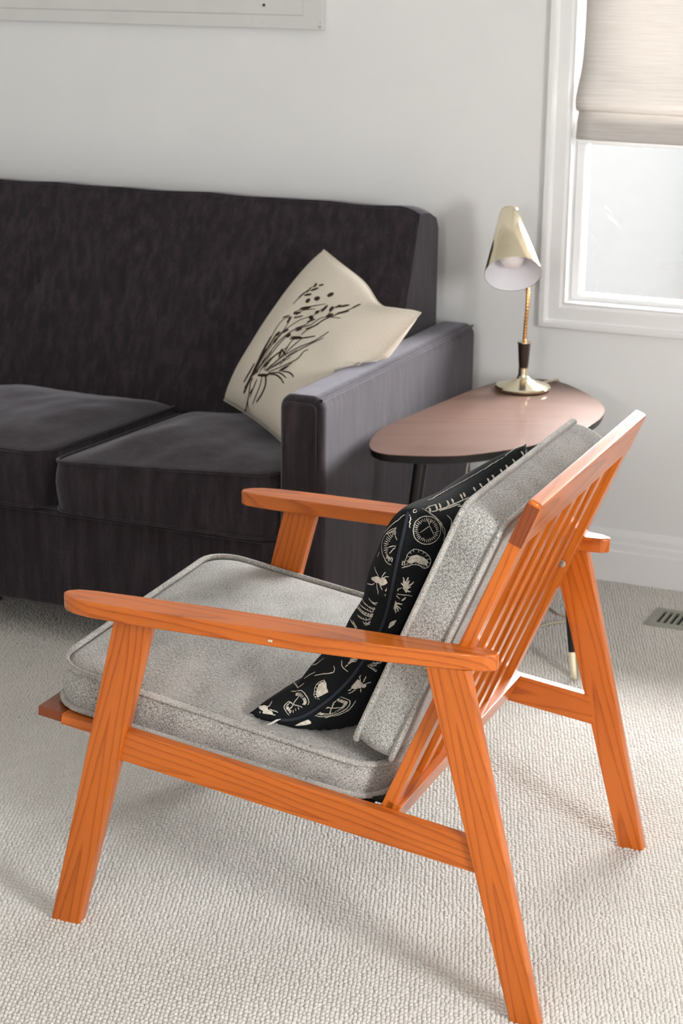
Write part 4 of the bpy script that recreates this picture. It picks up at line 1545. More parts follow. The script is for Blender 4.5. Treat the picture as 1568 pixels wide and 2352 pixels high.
("printed_fruit_slice.29",1.6,-1,[317,1,318,2,321,3,322,4,324,6,325,7,326,8,326,10,327,11,327,13,325,14,322,15,319,17,315,18,311,19,307,20,303,20,299,21,294,21,289,20,283,20,277,19,271,18,265,17,259,15,254,14,249,13,244,12,239,11,234,9,230,8,227,7,225,6,223,6,221,5,217,3,215,2,213,1,212,0]),
("printed_fruit_slice.29",1.4,-1,[311,2,305,2,300,2]),
("printed_fruit_slice.29",1.4,-1,[312,2,307,3,301,3]),
("printed_fruit_slice.29",1.4,-1,[314,4,310,4,307,4,302,4]),
("printed_fruit_slice.29",1.4,-1,[316,5,312,5,308,5,303,5]),
("printed_fruit_slice.29",1.4,-1,[317,7,313,6,309,6,304,6]),
("printed_fruit_slice.29",1.4,-1,[318,8,314,8,310,7,305,7]),
("printed_fruit_slice.29",1.4,-1,[319,9,316,9,313,9,310,8,306,8]),
("printed_fruit_slice.29",1.4,-1,[320,11,316,10,313,10,310,9,307,9]),
("printed_fruit_slice.29",1.4,-1,[319,12,316,11,313,11,310,10,306,10]),
("printed_fruit_slice.29",1.4,-1,[317,13,314,12,311,11,308,11,305,10]),
("printed_fruit_slice.29",1.4,-1,[314,13,312,13,309,12,306,11,303,11]),
("printed_fruit_slice.29",1.4,-1,[311,14,308,13,306,12,303,12,300,11]),
("printed_fruit_slice.29",1.4,-1,[307,15,305,13,302,13,300,12,298,11]),
("printed_fruit_slice.29",1.4,-1,[303,15,300,14,297,13,295,12]),
("printed_fruit_slice.29",1.4,-1,[298,16,296,14,294,13,291,12]),
("printed_fruit_slice.29",1.4,-1,[293,16,292,14,290,13,288,12]),
("printed_fruit_slice.29",1.4,-1,[288,16,287,14,285,13,284,12]),
("printed_fruit_slice.29",1.4,-1,[282,15,281,13,279,12]),
("printed_fruit_slice.29",1.4,-1,[275,15,275,13,274,11]),
("printed_fruit_slice.29",1.4,-1,[268,14,268,12,269,11]),
("printed_fruit_slice.29",1.4,-1,[261,13,263,12,264,11]),
("printed_fruit_slice.29",1.4,-1,[255,12,258,11,260,10]),
("printed_fruit_slice.29",1.4,-1,[250,11,253,10,256,9]),
("printed_fruit_slice.29",1.4,-1,[244,10,248,9,252,8]),
("printed_fruit_slice.29",1.4,-1,[240,9,244,8,248,7]),
("printed_fruit_slice.29",1.4,-1,[234,7,240,7,245,6]),
("printed_fruit_slice.29",1.4,-1,[230,5,234,5,238,5,242,5]),
("printed_fruit_slice.29",1.4,-1,[226,4,230,4,234,4,239,4]),
("printed_fruit_slice.29",1.4,-1,[222,2,227,3,232,3,236,3]),
("printed_fruit_slice.29",1.4,-1,[221,1,226,2,230,2,235,2]),
("printed_fruit_slice.29",1.4,-1,[220,1,224,1,227,1,231,1,234,2]),
("printed_fruit_slice.29",1.4,-1,[220,0,224,1,227,1,231,1,234,1]),
("printed_fruit_slice.29",1.4,-1,[220,0,224,0,227,1,231,1,234,1]),
("printed_fruit_slice.29",1.6,-1,[270,5,274,4,278,3,282,3,286,2,290,1,294,1,298,0]),
("printed_fruit_slice.29",1.6,-1,[270,5,268,4,266,3,263,2,261,2,258,1,256,0]),
("printed_fruit_slice.29",1.6,-1,[270,5,273,5,275,6,277,7,280,8,282,8,284,9,286,10,289,11,291,12,293,12]),
("printed_fruit_slice.29",1.6,-1,[270,5,266,5,262,6,259,7,255,8,251,9,247,9]),
("printed_fruit_slice.30",1.5,1,[164,48,170,46,178,43,188,40,196,37,202,33,208,28,213,23,216,18,219,14,220,12,220,10,221,9,220,8,220,6,219,5,217,5,215,4,213,4,210,4]),
("printed_fruit_slice.30",1.3,1,[129,26,123,26,118,24,113,22,109,20,108,17,108,14,110,13,111,11,116,9,118,8,121,6,124,5,129,3,132,2,134,1]),
("printed_fruit_slice.30",1.4,1,[165,41,165,37,164,32]),
("printed_fruit_slice.30",1.4,1,[172,39,170,35,169,31]),
("printed_fruit_slice.30",1.4,1,[180,37,178,35,176,32,174,30]),
("printed_fruit_slice.30",1.4,1,[189,34,186,32,183,30,180,28]),
("printed_fruit_slice.30",1.4,1,[196,30,193,28,190,27,186,25]),
("printed_fruit_slice.30",1.4,1,[202,25,198,24,194,23,190,22]),
("printed_fruit_slice.30",1.4,1,[207,20,202,20,198,19,193,19]),
("printed_fruit_slice.30",1.4,1,[211,15,206,15,201,15,197,15]),
("printed_fruit_slice.30",1.4,1,[213,12,208,13,204,13,200,13]),
("printed_fruit_slice.30",1.4,1,[213,11,208,11,204,11,200,12]),
("printed_fruit_slice.30",1.4,1,[213,9,208,10,204,10,200,10]),
("printed_fruit_slice.30",1.4,1,[213,8,208,8,204,9,200,9]),
("printed_fruit_slice.30",1.4,1,[212,7,207,7,203,8,199,9]),
("printed_fruit_slice.30",1.4,1,[210,6,206,7,202,7,198,8]),
("printed_fruit_slice.30",1.4,1,[207,6,203,6,200,7,196,8]),
("printed_fruit_slice.30",1.4,1,[205,6,201,6,198,7,193,8]),
("printed_fruit_slice.30",1.4,1,[203,5,200,6,196,7,192,8]),
("printed_fruit_slice.30",1.4,1,[133,24,142,21]),
("printed_fruit_slice.30",1.4,1,[129,23,138,21]),
("printed_fruit_slice.30",1.4,1,[122,22,134,20]),
("printed_fruit_slice.30",1.4,1,[117,20,123,19,130,18]),
("printed_fruit_slice.30",1.4,1,[115,17,121,17,128,17]),
("printed_fruit_slice.30",1.4,1,[115,14,122,14,128,14]),
("printed_fruit_slice.30",1.4,1,[119,12,123,13,131,13]),
("printed_fruit_slice.30",1.4,1,[120,10,124,11,132,12]),
("printed_fruit_slice.30",1.4,1,[122,9,129,10,133,10]),
("printed_fruit_slice.30",1.4,1,[127,7,131,8,135,9]),
("printed_fruit_slice.30",1.4,1,[131,6,134,7,137,8]),
("printed_fruit_slice.30",1.4,1,[134,4,137,6,142,7]),
("printed_fruit_slice.30",1.4,1,[137,3,138,4,141,5,143,6]),
("printed_fruit_slice.30",1.4,1,[188,4,185,6,180,7]),
("printed_fruit_slice.30",1.4,1,[174,4,173,5,172,7]),
("printed_fruit_slice.30",1.4,1,[161,4,161,7]),
("printed_fruit_slice.30",1.4,1,[149,3,150,5,151,6]),
("printed_fruit_slice.30",1.6,1,[150,15,154,17,157,18,161,20,165,21,169,22,173,23,177,25,183,25,187,27]),
("printed_fruit_slice.30",1.6,1,[150,15,145,18,141,20,134,23,129,25]),
("printed_fruit_slice.30",1.6,1,[150,15,149,13,147,12,144,11,142,10,137,10,135,9,133,7,131,6]),
("printed_fruit_slice.30",1.6,1,[150,15,158,13,161,12,164,11,167,11,172,9,175,9,177,8,180,7,184,6]),
("printed_melon_slice.31",0,-1,[170,4,141,4,162,1,187,1,190,5,186,8,170,7,149,5]),
("printed_beetle.32",0,1,[58,3,75,0,44,0,41,3,41,6,44,7,48,9,54,10,62,8,68,7,73,5,75,3]),
("printed_beetle.32",0,1,[40,12,53,12,53,9,50,7,45,6,38,7,32,8,28,12,25,18,27,23,33,24,41,21,49,16]),
("printed_beetle.32",0,1,[28,15,35,15,36,12,34,10,31,10,27,11,24,12,20,17,18,22,18,25,22,25,26,22,31,19]),
("printed_beetle.32",1.5,1,[44,17,45,18,47,18,49,18,51,19,52,20,52,23,52,26,51,31,50,36,49,39]),
("printed_beetle.32",1.5,1,[59,10,63,10,66,9,71,8,75,8,79,7,83,7,87,6,91,5]),
("printed_beetle.32",1.5,1,[70,3,74,3,77,2,81,1,85,0]),
("printed_beetle.32",1.5,-1,[88,2,90,4,91,6,93,8]),
("printed_beetle.32",1.5,1,[32,5,33,3,34,1]),
("printed_beetle.32",1.5,-1,[34,1,32,6,30,11]),
("printed_beetle.32",1.5,-1,[51,9,55,9,58,10,62,11,65,12,69,12,72,13,75,14]),
("tendril_print_and_fold_light.35",1.5,1,[47,167,64,143,82,121,97,105,141,75,155,66,162,60,167,56]),
("tendril_print_and_fold_light.36",1.5,1,[167,56,175,55,183,55,189,54,196,54,202,53,208,53,213,53]),
("tendril_print_and_fold_light.37",1.5,1,[103,67,110,65,132,57,145,52,155,49,165,46]),
("tendril_print_and_fold_light.38",1.5,1,[266,50,273,48,282,44,292,40,302,36,311,32,320,27,327,24,335,21,341,19,347,17,351,16,355,16,358,17,360,18,362,19,364,20,364,22,364,24,364,26]),
("tendril_print_and_fold_light.39",1.5,1,[405,19,403,17,400,16,398,14,395,13,393,11,394,8,395,6,396,5,397,3,398,1]),
("tendril_print_and_fold_light.41",1.5,1,[232,128,251,110,263,101,275,96,281,95,287,94,293,94,298,93,308,93,315,92]),
("tendril_print_and_fold_light.42",1.5,1,[208,74,213,73,220,72,227,71,234,70,241,69,248,67,255,65,262,64,267,62,271,61]),
("tendril_print_and_fold_light.43",1.5,1,[48,209,53,198]),
("tendril_print_and_fold_light.44",1.5,-1,[230,11,235,12,239,12,242,13,246,14,250,15,254,17,257,19,261,20,265,22,268,22,272,23,277,24,281,25,285,25,289,26,293,26,296,26,301,27]),
("tendril_print_and_fold_light.45",1.5,-1,[279,25,282,25,286,26,290,27,296,27,301,27,308,26,312,25,316,25,320,24,324,23,331,22,336,21]),
("edge_print_and_sheen.46",1.6,-1,[996,94,996,103,997,113,997,123,998,132,998,142,998,152,999,162,999,172,999,182,1000,192]),  # pale strokes along the top edge: print mixed with painted sheen
("edge_print_and_sheen.46",1.6,1,[1000,203,999,216,999,229,998,241,998,254,997,266,997,278,996,290,996,302,995,313,995,325,995,336,994,347,994,357,994,368,993,378,993,388,993,398,993,408,992,418,992,427,992,437]),
("edge_print_and_sheen.46",1.6,1,[992,437,992,445,992,453,992,461,992,469,992,477,992,485,992,493,992,501,992,508,992,516,992,523,992,530,992,538,993,545,993,552,993,559,993,566,993,573,993,580,993,587,993,593,994,600,994,607,994,613,994,620,994,627,994,633,995,640,995,646,995,653,995,659,995,665]),
("edge_print_and_sheen.46",1.6,1,[995,665,995,673,995,680,995,687,995,694,996,701,996,708,996,715,996,722,996,729,996,736,996,743,996,749,996,756,996,763,996,769,997,776,997,783,997,789,997,796,997,802,997,809,997,815,998,822,998,828,998,835,998,841]),
("edge_print_and_sheen.46",1.6,1,[998,851,998,859,997,867,997,874,997,882,997,890,997,898,997,907,996,914,996,923,996,930,995,939,995,949,995,957,993,969]),
("edge_print_and_sheen.46",4.0,-1,[996,126,995,121,993,117,992,112,990,107,989,103]),
("edge_print_and_sheen.46",4.0,-1,[998,184,997,179,995,174,994,168,992,163,991,158]),
("edge_print_and_sheen.46",4.0,-1,[998,215,997,210,995,204,994,199,993,194,991,189]),
("edge_print_and_sheen.46",4.0,-1,[998,281,997,276,995,271,994,265,993,260,991,255]),
("edge_print_and_sheen.46",4.0,-1,[998,322,997,317,996,312,995,307,993,301,992,296]),
("edge_print_and_sheen.46",4.0,-1,[999,403,998,397,997,392,996,387,994,382,993,377]),
("edge_print_and_sheen.46",4.0,-1,[1000,429,999,424,997,419,996,414,995,409,994,404]),
("edge_print_and_sheen.46",4.0,-1,[999,515,998,511,997,506,996,501,994,497]),
("edge_print_and_sheen.46",4.0,-1,[999,569,998,565,997,560,995,556,994,551]),
("edge_print_and_sheen.46",4.0,-1,[1000,635,999,630,997,626,996,622,995,618,994,613]),
("edge_print_and_sheen.46",4.0,-1,[1000,677,999,673,998,669,996,665,995,661,994,656]),
("edge_print_and_sheen.46",4.0,-1,[999,744,998,740,997,736,996,732,994,728,993,724]),
("edge_print_and_sheen.46",4.0,-1,[1000,791,998,788,997,784,996,780,995,776,994,772]),
("edge_print_and_sheen.46",4.0,-1,[999,852,998,848,996,845,995,841,994,837]),
("edge_print_and_sheen.46",4.0,-1,[1000,932,998,929,996,926,995,923,993,921]),
("tendril_print_and_fold_light.48",2.2,-1,[989,116,989,124,989,133,989,146,990,159,990,169,990,179,990,189,990,199,990,210,990,221,990,232,991,243,991,253,991,262,991,271,991,280,991,289,991,299,991,309,991,319,991,329,991,339,991,348,991,358,991,368,991,379,991,390,991,400,991,412,991,423]),  # from here on, pale strokes paint the light on the fabric folds
("tendril_print_and_fold_light.49",2.2,-1,[987,168,988,183,988,193,988,204,988,216,988,228,988,240,988,252,988,262,988,272,988,288,988,303,988,316,987,327,987,335]),
("tendril_print_and_fold_light.50",2.2,-1,[975,198,973,199,970,203,966,207,963,209,959,209,956,206,952,201,948,195,944,190,942,186]),
("tendril_print_and_fold_light.51",2.2,-1,[985,308,984,313,984,321,983,330,982,339,982,347,982,355,983,363,983,371,984,377,984,382]),
("tendril_print_and_fold_light.52",2.2,-1,[992,598,992,607,992,621,992,629,992,637,992,646,992,654,991,662,991,669,991,677,991,684,991,693,991,701,991,708,991,716,990,729,990,739]),
("tendril_print_and_fold_light.53",2.2,-1,[991,774,991,784,990,797,990,804,990,812,990,819,990,827,989,839,989,849,989,859,989,867,989,874,989,879]),
("tendril_print_and_fold_light.54",2.2,-1,[994,961,994,958,992,953,990,948,989,942,987,935,987,926,986,916,984,910,981,906,979,904]),
("tendril_print_and_fold_light.55",2.2,-1,[997,934,995,929,994,925,992,920,991,916,990,911,988,906])]
PRINT_LINEN = [("printed_grass.57",1.5,1,[272,489,277,493,283,497,291,503,299,509,305,513,311,517,317,522,324,526,330,530,337,534,343,538,349,542,356,546,361,550,367,554,373,558,379,562,386,566,392,571,398,576,404,580,410,585,417,590,423,594,429,599,436,603,442,608,449,612,455,616,462,620,469,624,475,628,482,632,489,636,496,640,503,644,510,648,517,652,523,656,530,660,536,664,542,667,549,671,555,675,561,679,567,683,572,688,578,692,584,697,590,701,595,705,600,709,607,715,614,720,624,728]),
("printed_grass.58",1.5,1,[273,486,281,490,288,494,295,497,302,500,309,503,315,506,321,509,327,511,333,513,339,516,345,518,351,521,357,523,363,526,368,528,374,531,380,534,387,538,394,542,401,546,408,551,414,556,421,560,428,565,435,570,442,574,449,579,456,584,462,589,469,594,476,599,483,604,489,610,496,615,502,620,509,626,515,631,522,636,528,642,534,647,541,653,547,658,553,663,560,668,566,672,572,677,579,682,585,686,592,690,599,694,606,698,613,702,621,706,627,709,634,713,641,716,647,718,653,721,659,723,665,726,671,728]),
("printed_grass.59",1.6,1,[270,469,275,473,281,477,287,481,293,485,299,488,305,492,311,496,316,499,322,503,327,506,333,509,338,512,344,514,349,516,355,519,360,521,366,523,372,525,378,527,384,529,390,530,397,531,404,532,412,532,419,531,426,530,433,529,439,528,446,526,452,524,458,523,464,522,470,520,478,519,485,518,491,519,496,519,505,522,512,526,517,529,521,532]),
("printed_grass.60",1.6,1,[274,509,279,517,285,525,291,533,296,540,302,547,308,555,315,563,321,571,327,579,334,586,340,593,346,599,352,606,358,612,364,617,369,623,374,628,380,633,385,639,390,644,395,649,401,654,406,658,413,663,421,668,427,672,434,675,441,676,447,677,454,676,460,676,466,674,472,673,482,671,491,671,498,674,504,678,508,683,512,687,514,690]),
("printed_grass.61",1.4,1,[323,619,329,623,337,629,347,635,357,641,366,646,374,649,383,653,391,656,397,658,402,660]),
("printed_grass.62",1.4,1,[239,430,245,431,251,432,257,432,263,433,270,433,276,434,282,434,288,434,294,434,300,435,306,435,312,435,318,435,324,435,330,435,336,435,342,435,348,436,355,436,361,436,368,437,374,437,380,438,386,438,392,439,398,440,403,441,409,441,415,442,422,444,430,445,437,446,444,447,451,448,458,449,465,450,471,451,478,452,483,453,489,454,495,454,502,455,510,456,517,457,524,458,531,461,538,463,545,467,552,472,557,477,563,482,568,487,573,494,579,501,584,508,590,516,595,525,601,533,607,541,612,549,618,557,624,563,630,570,635,576,641,580,647,584,652,588,661,591,669,594,677,597,686,599,694,603,702,606,709,612,717,617,722,624,728,630,733,637,737,643,741,649,744,655,748,661,752,668,755,674,758,680,762,686,765,694,769,701,772,708,776,715,779,722]),
("printed_grass.63",1.4,1,[227,412,234,412,241,412,249,411,255,411,261,410,267,410,273,409,280,408,285,407,291,406,297,405,303,404,309,403,315,402,321,401,327,400,332,398,338,397,344,396,350,395,356,394,361,393,367,392,373,391,379,390,385,389,390,388,396,388,401,387,408,387,414,386,421,386,426,386,432,386,438,386,444,387,450,388,456,389,463,391,470,393,476,395,482,397,488,399,494,401,500,403,507,406,514,409,520,411,527,413,532,416,538,418,543,420,548,422,554,424,560,427,566,430,573,433,579,436,585,439,590,442,595,445,601,448,607,453,613,457,619,462,625,467,630,473,636,478,640,484,645,489,650,495,656,502,661,509,670,520]),
("printed_grass.64",1.4,1,[225,394,232,393,238,392,244,391,251,389,257,387,264,386,270,384,276,382,282,380,288,378,294,376,301,374,307,371,314,369,320,366,327,364,333,361,340,359,346,357,353,355,359,353,365,351,371,349,377,348,382,346,388,345,394,344,399,342,406,341,412,340,418,339,424,338,430,338,437,337,443,336,449,336,455,335,462,335,468,334,474,334,480,333,486,333,491,333,497,332,503,332,508,331,515,331,522,331,529,331,536,331,543,333,550,334,557,336,562,339,568,342,573,345,579,351,585,356,590,362,594,367,602,373]),
("printed_grass.65",1.8,1,[598,560,604,568,614,579,619,585,625,591,631,596,636,602,642,606,648,611,654,614,659,617,665,620,671,623,678,625,684,627,690,630,697,632,703,635,710,638,716,641,723,645,729,648,736,652,743,656,749,660,756,664,763,668,771,672,778,676,784,679,789,681,795,684,800,687,806,690,812,693,818,695,824,698,830,700,836,702,842,704,847,705,855,707,863,709,871,710,878,711,885,711,892,711,899,711,906,710,917,709,925,707]),
("printed_grass.66",1.3,1,[631,372,637,377,645,383,650,387,655,391,660,395,665,399,674,407,681,414,688,421,696,429,704,438,708,444,713,450,719,459,725,467,730,474,735,481,740,488,745,495,751,502,756,508,761,514,765,520,770,526,775,531,780,537]),
("printed_grass.67",1.2,1,[605,406,613,406,619,407,625,407,632,407,639,408,646,409,653,411,660,414,666,417,672,424,678,431,682,437,686,443,690,450,694,457,698,464,702,471,707,481,713,491,720,504]),
("printed_grass.68",1.6,1,[666,312,674,313,685,313,692,314,698,314,705,315,712,316,718,317,724,318,731,319,737,320,744,322,750,324,757,325,764,327,770,329,776,331,782,333,788,334,794,336,799,338,805,340,810,342,820,347,829,350,835,352]),
("printed_grass.69",1.5,1,[557,559,562,560,570,563,579,566,589,571,601,578,607,583,614,588,622,594,630,600,636,605,641,609,647,613,654,618,661,623,672,629]),
("printed_grass.70",1.8,1,[497,493,503,505,508,513,512,522,517,532,522,542,528,553,534,563,539,573,545,584,551,593,557,603,562,609,566,616,571,622,575,628,579,634,584,640,590,647,595,655,603,665]),
("printed_grass.71",1.6,1,[396,544,404,545,410,546,415,547,422,547,429,548,436,549,444,550,451,551,459,552,465,554,470,556,476,557,482,559,489,561,496,564,502,566,509,569,515,571,521,574,527,576,533,578,539,581,545,584]),
("printed_grass.72",3.0,1,[254,498,250,503,246,510,240,518,234,526,229,532,223,538,218,542,212,546,206,549,199,551,191,552,182,552,173,551,163,549,153,546,147,543,141,541,134,538,128,534,121,530,114,526,103,518,95,513]),
("printed_grass.73",1.8,1,[235,475,227,478,222,481,217,483,210,485,204,487,198,489,192,491,186,492,180,494,170,494,160,494,150,492,140,491,130,489,124,488,118,487,111,486,104,484,97,482,91,480,85,478,79,476,71,472]),
("printed_grass.74",1.8,1,[206,440,198,441,192,441,186,440,179,440,172,439,165,439,158,438,152,437,146,436,140,436,134,435,128,434,123,434,112,432,103,430,96,429]),
("printed_grass.75",2.2,1,[197,400,193,399,188,397,181,395,173,393,165,394,155,396,149,398,144,399,138,401,132,403,125,405,118,407,111,408,104,409,98,410,92,410,86,410,79,409,72,408,65,406,58,404,50,400,43,396,37,391,30,385,24,375,17,364,9,330]),
("printed_grass.76",1.3,1,[63,408,59,411,55,414,50,416,46,418,42,420,37,421,33,421,28,422,24,419]),
("printed_grass.77",1.8,1,[263,510,267,522,272,540,279,560,285,580,289,597,291,611,292,624,292,636,292,648,291,660,290,671,287,683,283,695,281,704,279,710]),
("printed_grass.78",1.5,1,[273,522,278,536,282,545,286,555,291,566,295,577,299,587,304,597,310,614,313,629,314,642,314,653,314,664,314,673,314,681,313,688,313,695,312,700,311,703]),
("printed_grass.79",1.8,1,[329,633,331,642,335,655,339,668,343,681,346,692,347,700,347,708,347,714,346,720,346,726,345,731,343,736,341,740,340,743,339,745]),
("printed_grass.80",4.5,1,[95,348,105,353,111,355,118,358,126,360,134,363,142,365,151,367,159,369,167,371,175,373,183,375,191,376,199,378,208,379,216,379,222,379,227,379,233,379,239,379,245,378,251,377,258,376,264,375,271,373,277,372,284,370,291,367,298,365,305,363,312,360,318,358,325,355,332,353,339,350,346,348,352,346,359,344,366,342,373,341,381,339,388,338,396,337,403,336,410,336,417,335,423,335,429,334,435,334,442,334,448,334]),
("printed_grass.81",3.5,1,[122,346,132,352,139,356,146,360,155,365,164,369,170,372,177,374,183,377,191,379,198,381,206,382,212,383,218,384,225,384,231,385,237,385,242,385,248,385,254,384,260,384,266,384,272,383,278,383,284,382,290,381,297,380,303,379,309,379,315,378,321,377,327,376,333,375,339,374,344,373,350,372,356,371,362,371,368,370,374,369,379,369,386,368,392,368,398,368,404,367,410,367,416,367,422,367,428,367,434,367,440,367,446,367,452,367,458,367,465,367,471,367,477,367,482,367]),
("printed_grass.82",3,1,[171,368,178,370,185,371,192,372,198,373,204,373,210,374,216,374,222,374,228,373,234,373,239,372,245,372,251,371,256,370,263,370,270,368,276,367,283,366,290,365,297,364,304,363,311,361,317,360,323,360,329,360,335,360,340,359,348,360,355,361,362,362,368,363,374,365,380,366,388,369,396,371,402,373,407,374]),
("printed_grass.83",3,1,[215,394,221,396,226,397,232,399,238,401,243,402,249,404,255,405,260,406,266,407,272,408,278,409,283,410,289,411,295,412,300,413,306,414,312,415,317,415,323,416,329,417,334,418,340,418,346,419,351,419,357,420,363,421,368,421,374,422,380,422]),
("printed_grass.84",3,1,[147,317,153,320,158,323,164,326,170,328,176,331,181,333,187,335,193,337,198,338,204,340,210,341,215,342,221,342,227,343,232,343,238,344,244,344,249,344,255,343,261,343,266,343,272,342]),
("printed_grass.85",2,1,[260,429,266,431,273,433,279,436,285,438,291,440,298,442,305,444,312,447,319,449,326,451,332,453,341,456,349,459,356,463,362,466,368,470,373,474,383,481,391,487,397,492]),
("printed_grass.86",1.6,1,[271,458,277,459,284,459,290,460,296,461,302,461,309,462,316,462,323,463,331,464,338,465,345,466,352,467,358,469,365,471,371,474,378,476,384,479,391,483,397,488,404,492,410,496,417,500,423,504,429,508,434,512,439,515,445,519,451,522]),
("printed_grass.87",1.6,1,[360,415,366,416,372,417,378,417,384,418,390,419,396,420,403,420,410,421,417,422,424,424,431,425,437,426,443,427,450,429,456,431,462,432,468,434,475,436,481,439,488,441,494,443,500,446,506,448,514,451,522,454,528,456,534,458]),
("printed_grass.88",1.3,1,[415,398,422,399,428,400,434,401,440,401,446,402,453,403,460,404,467,404,474,404,481,405,488,405,495,404,502,404,509,404,516,403,523,402,530,401,536,400,541,399,547,398,553,397,560,395,567,394,575,392,581,391,587,389,594,388,600,386,607,385]),
("printed_grass.89",1.4,1,[344,575,353,575,359,575,366,574,373,574,381,574,388,575,396,576,403,577,410,579,417,582,424,585,432,590,440,594,447,598,454,603,460,606,466,610,475,615]),
("printed_grass.90",1.4,1,[294,506,304,515,311,522,318,528,323,533,329,538,334,543,339,547,345,552,350,556,357,562,364,567,370,573,377,578,383,583,390,588,395,594,401,599,411,607,419,613]),
("printed_grass.91",1.2,1,[565,475,572,483,577,489,582,495,588,503,594,510,600,517,606,524,616,535,625,541,634,545,642,547,648,548,653,549]),
("printed_grass.92",1.3,1,[734,633,742,632,753,630,759,629,765,628,771,626,777,625,786,623,794,622,800,621,806,620,811,619,814,619]),
("printed_grass.93",1.3,1,[677,533,683,535,691,538,702,541,712,544,723,547,730,549,736,551,743,553,750,555,756,557,763,559,770,561,776,563,784,565]),
("printed_seed_head.94",0,1,[824,350,838,342,835,349,829,357,820,361,813,361,810,356,812,349,819,342,828,338,835,338]),
("printed_seed_head.95",0,1,[843,389,856,401,852,404,845,400,837,392,831,383,831,376,835,374,842,378,850,386,855,395]),
("printed_seed_head.96",0,1,[803,373,824,392,818,394,806,387,793,375,784,362,781,353,787,351,799,358,812,371,822,383]),
("printed_seed_head.97",0,1,[756,360,773,385,767,385,757,376,747,361,740,346,740,336,746,336,756,345,766,360,773,375]),
("printed_seed_head.98",0,1,[737,319,764,326,759,328,745,327,728,323,715,317,710,312,716,310,730,311,747,315,760,321]),
("printed_seed_head.99",0,1,[780,337,800,334,796,339,786,342,773,343,763,342,759,338,763,334,774,331,786,330,797,331]),
("printed_seed_head.100",0,1,[730,396,746,401,742,410,733,414,723,411,716,403,714,392,719,383,728,379,737,382,744,390]),
("printed_seed_head.101",0,1,[771,448,786,461,780,468,770,468,760,460,755,447,756,434,762,427,772,428,781,437,787,449]),
("printed_seed_head.102",0,1,[836,506,856,513,850,521,839,523,827,518,818,508,817,497,823,490,834,489,846,494,854,503]),
("printed_seed_head.103",0,1,[688,425,713,460,705,460,690,446,676,425,666,404,665,392,673,392,687,404,701,425,711,447]),
("printed_seed_head.104",0,1,[638,399,655,422,649,423,639,414,629,400,622,385,622,376,628,376,638,384,648,398,655,413]),
("printed_seed_head.105",0,1,[627,433,649,460,644,458,632,446,618,430,608,415,605,407,611,409,622,420,636,436,646,451]),
("printed_seed_head.106",0,1,[668,535,678,554,670,560,662,557,656,545,655,530,659,516,667,510,675,513,680,525,681,541]),
("printed_seed_head.107",0,1,[656,556,682,581,676,580,662,571,646,555,634,538,631,529,637,530,650,540,666,557,678,572]),
("printed_seed_head.108",0,1,[713,541,727,547,723,555,716,557,707,553,701,544,700,534,704,526,711,524,720,528,726,537]),
("printed_seed_head.109",0,1,[759,565,787,562,782,569,768,575,750,578,736,575,730,568,736,561,750,555,767,553,782,556]),
("printed_seed_head.110",0,1,[786,612,805,606,802,616,793,623,781,627,771,624,767,617,770,608,779,600,791,596,801,599]),
("printed_seed_head.111",0,1,[851,658,881,675,873,677,857,671,839,659,825,645,821,636,829,636,845,644,864,656,878,667]),
("printed_seed_head.112",0,1,[825,632,844,635,840,639,830,640,818,639,809,634,806,629,810,625,820,624,832,626,841,630]),
("printed_seed_head.113",0,1,[819,699,849,719,840,720,824,713,805,699,791,683,787,674,796,675,813,685,832,698,846,711]),
("printed_seed_head.114",0,1,[753,645,775,658,769,662,756,659,743,651,733,640,731,630,737,627,750,630,763,639,773,650]),
("printed_seed_head.115",0,1,[900,708,929,704,922,709,907,713,889,714,876,712,872,708,879,705,894,702,911,701,924,701]),
("printed_seed_head.116",0,1,[527,533,549,579,542,574,529,553,516,526,508,502,507,490,514,494,526,513,539,541,548,566]),
("printed_seed_head.117",0,1,[509,469,525,474,521,480,513,482,503,479,495,472,493,464,497,458,506,456,516,460,523,466]),
("printed_seed_head.118",0,1,[514,416,539,437,533,437,519,430,504,418,493,403,490,393,496,393,509,402,525,415,536,428]),
("printed_seed_head.119",0,1,[481,378,500,381,496,387,487,390,475,388,466,382,463,375,467,368,476,366,488,368,497,374]),
("printed_seed_head.120",0,1,[570,510,588,531,583,532,573,524,561,511,553,498,552,490,557,489,567,496,578,508,586,522]),
("printed_seed_head.121",0,1,[443,396,461,393,458,401,449,407,438,408,428,405,424,398,427,390,436,384,448,383,457,386]),
("printed_seed_head.122",0,1,[402,505,429,492,425,500,412,510,396,518,381,521,375,518,380,510,392,500,409,492,423,489]),
("printed_seed_head.123",0,1,[417,526,408,565,408,555,410,535,416,512,422,495,427,490,427,498,424,518,419,541,413,559]),
("printed_seed_head.124",0,1,[302,453,325,466,320,470,308,467,294,458,283,448,279,440,284,437,296,440,310,448,321,458]),
("printed_seed_head.125",0,1,[345,631,376,654,369,656,353,649,334,635,319,618,315,606,322,604,338,613,357,628,372,643]),
("printed_seed_head.126",0,1,[243,477,263,534,255,528,242,502,230,467,223,439,224,425,232,430,244,453,257,486,264,517]),
("printed_seed_head.127",0,1,[581,380,604,375,600,380,589,386,574,389,563,389,558,386,562,380,573,375,588,372,600,372]),
("printed_seed_head.128",0,1,[588,343,607,364,602,363,592,355,580,342,571,329,569,321,574,322,584,331,596,345,605,357]),
("printed_seed_head.129",0,1,[128,427,147,432,144,435,135,435,123,432,113,426,109,420,112,418,122,418,133,422,143,427]),
("printed_seed_head.130",0,1,[59,409,73,411,71,416,65,417,57,415,49,409,46,403,47,399,53,399,62,402,69,406])]
# </prints>


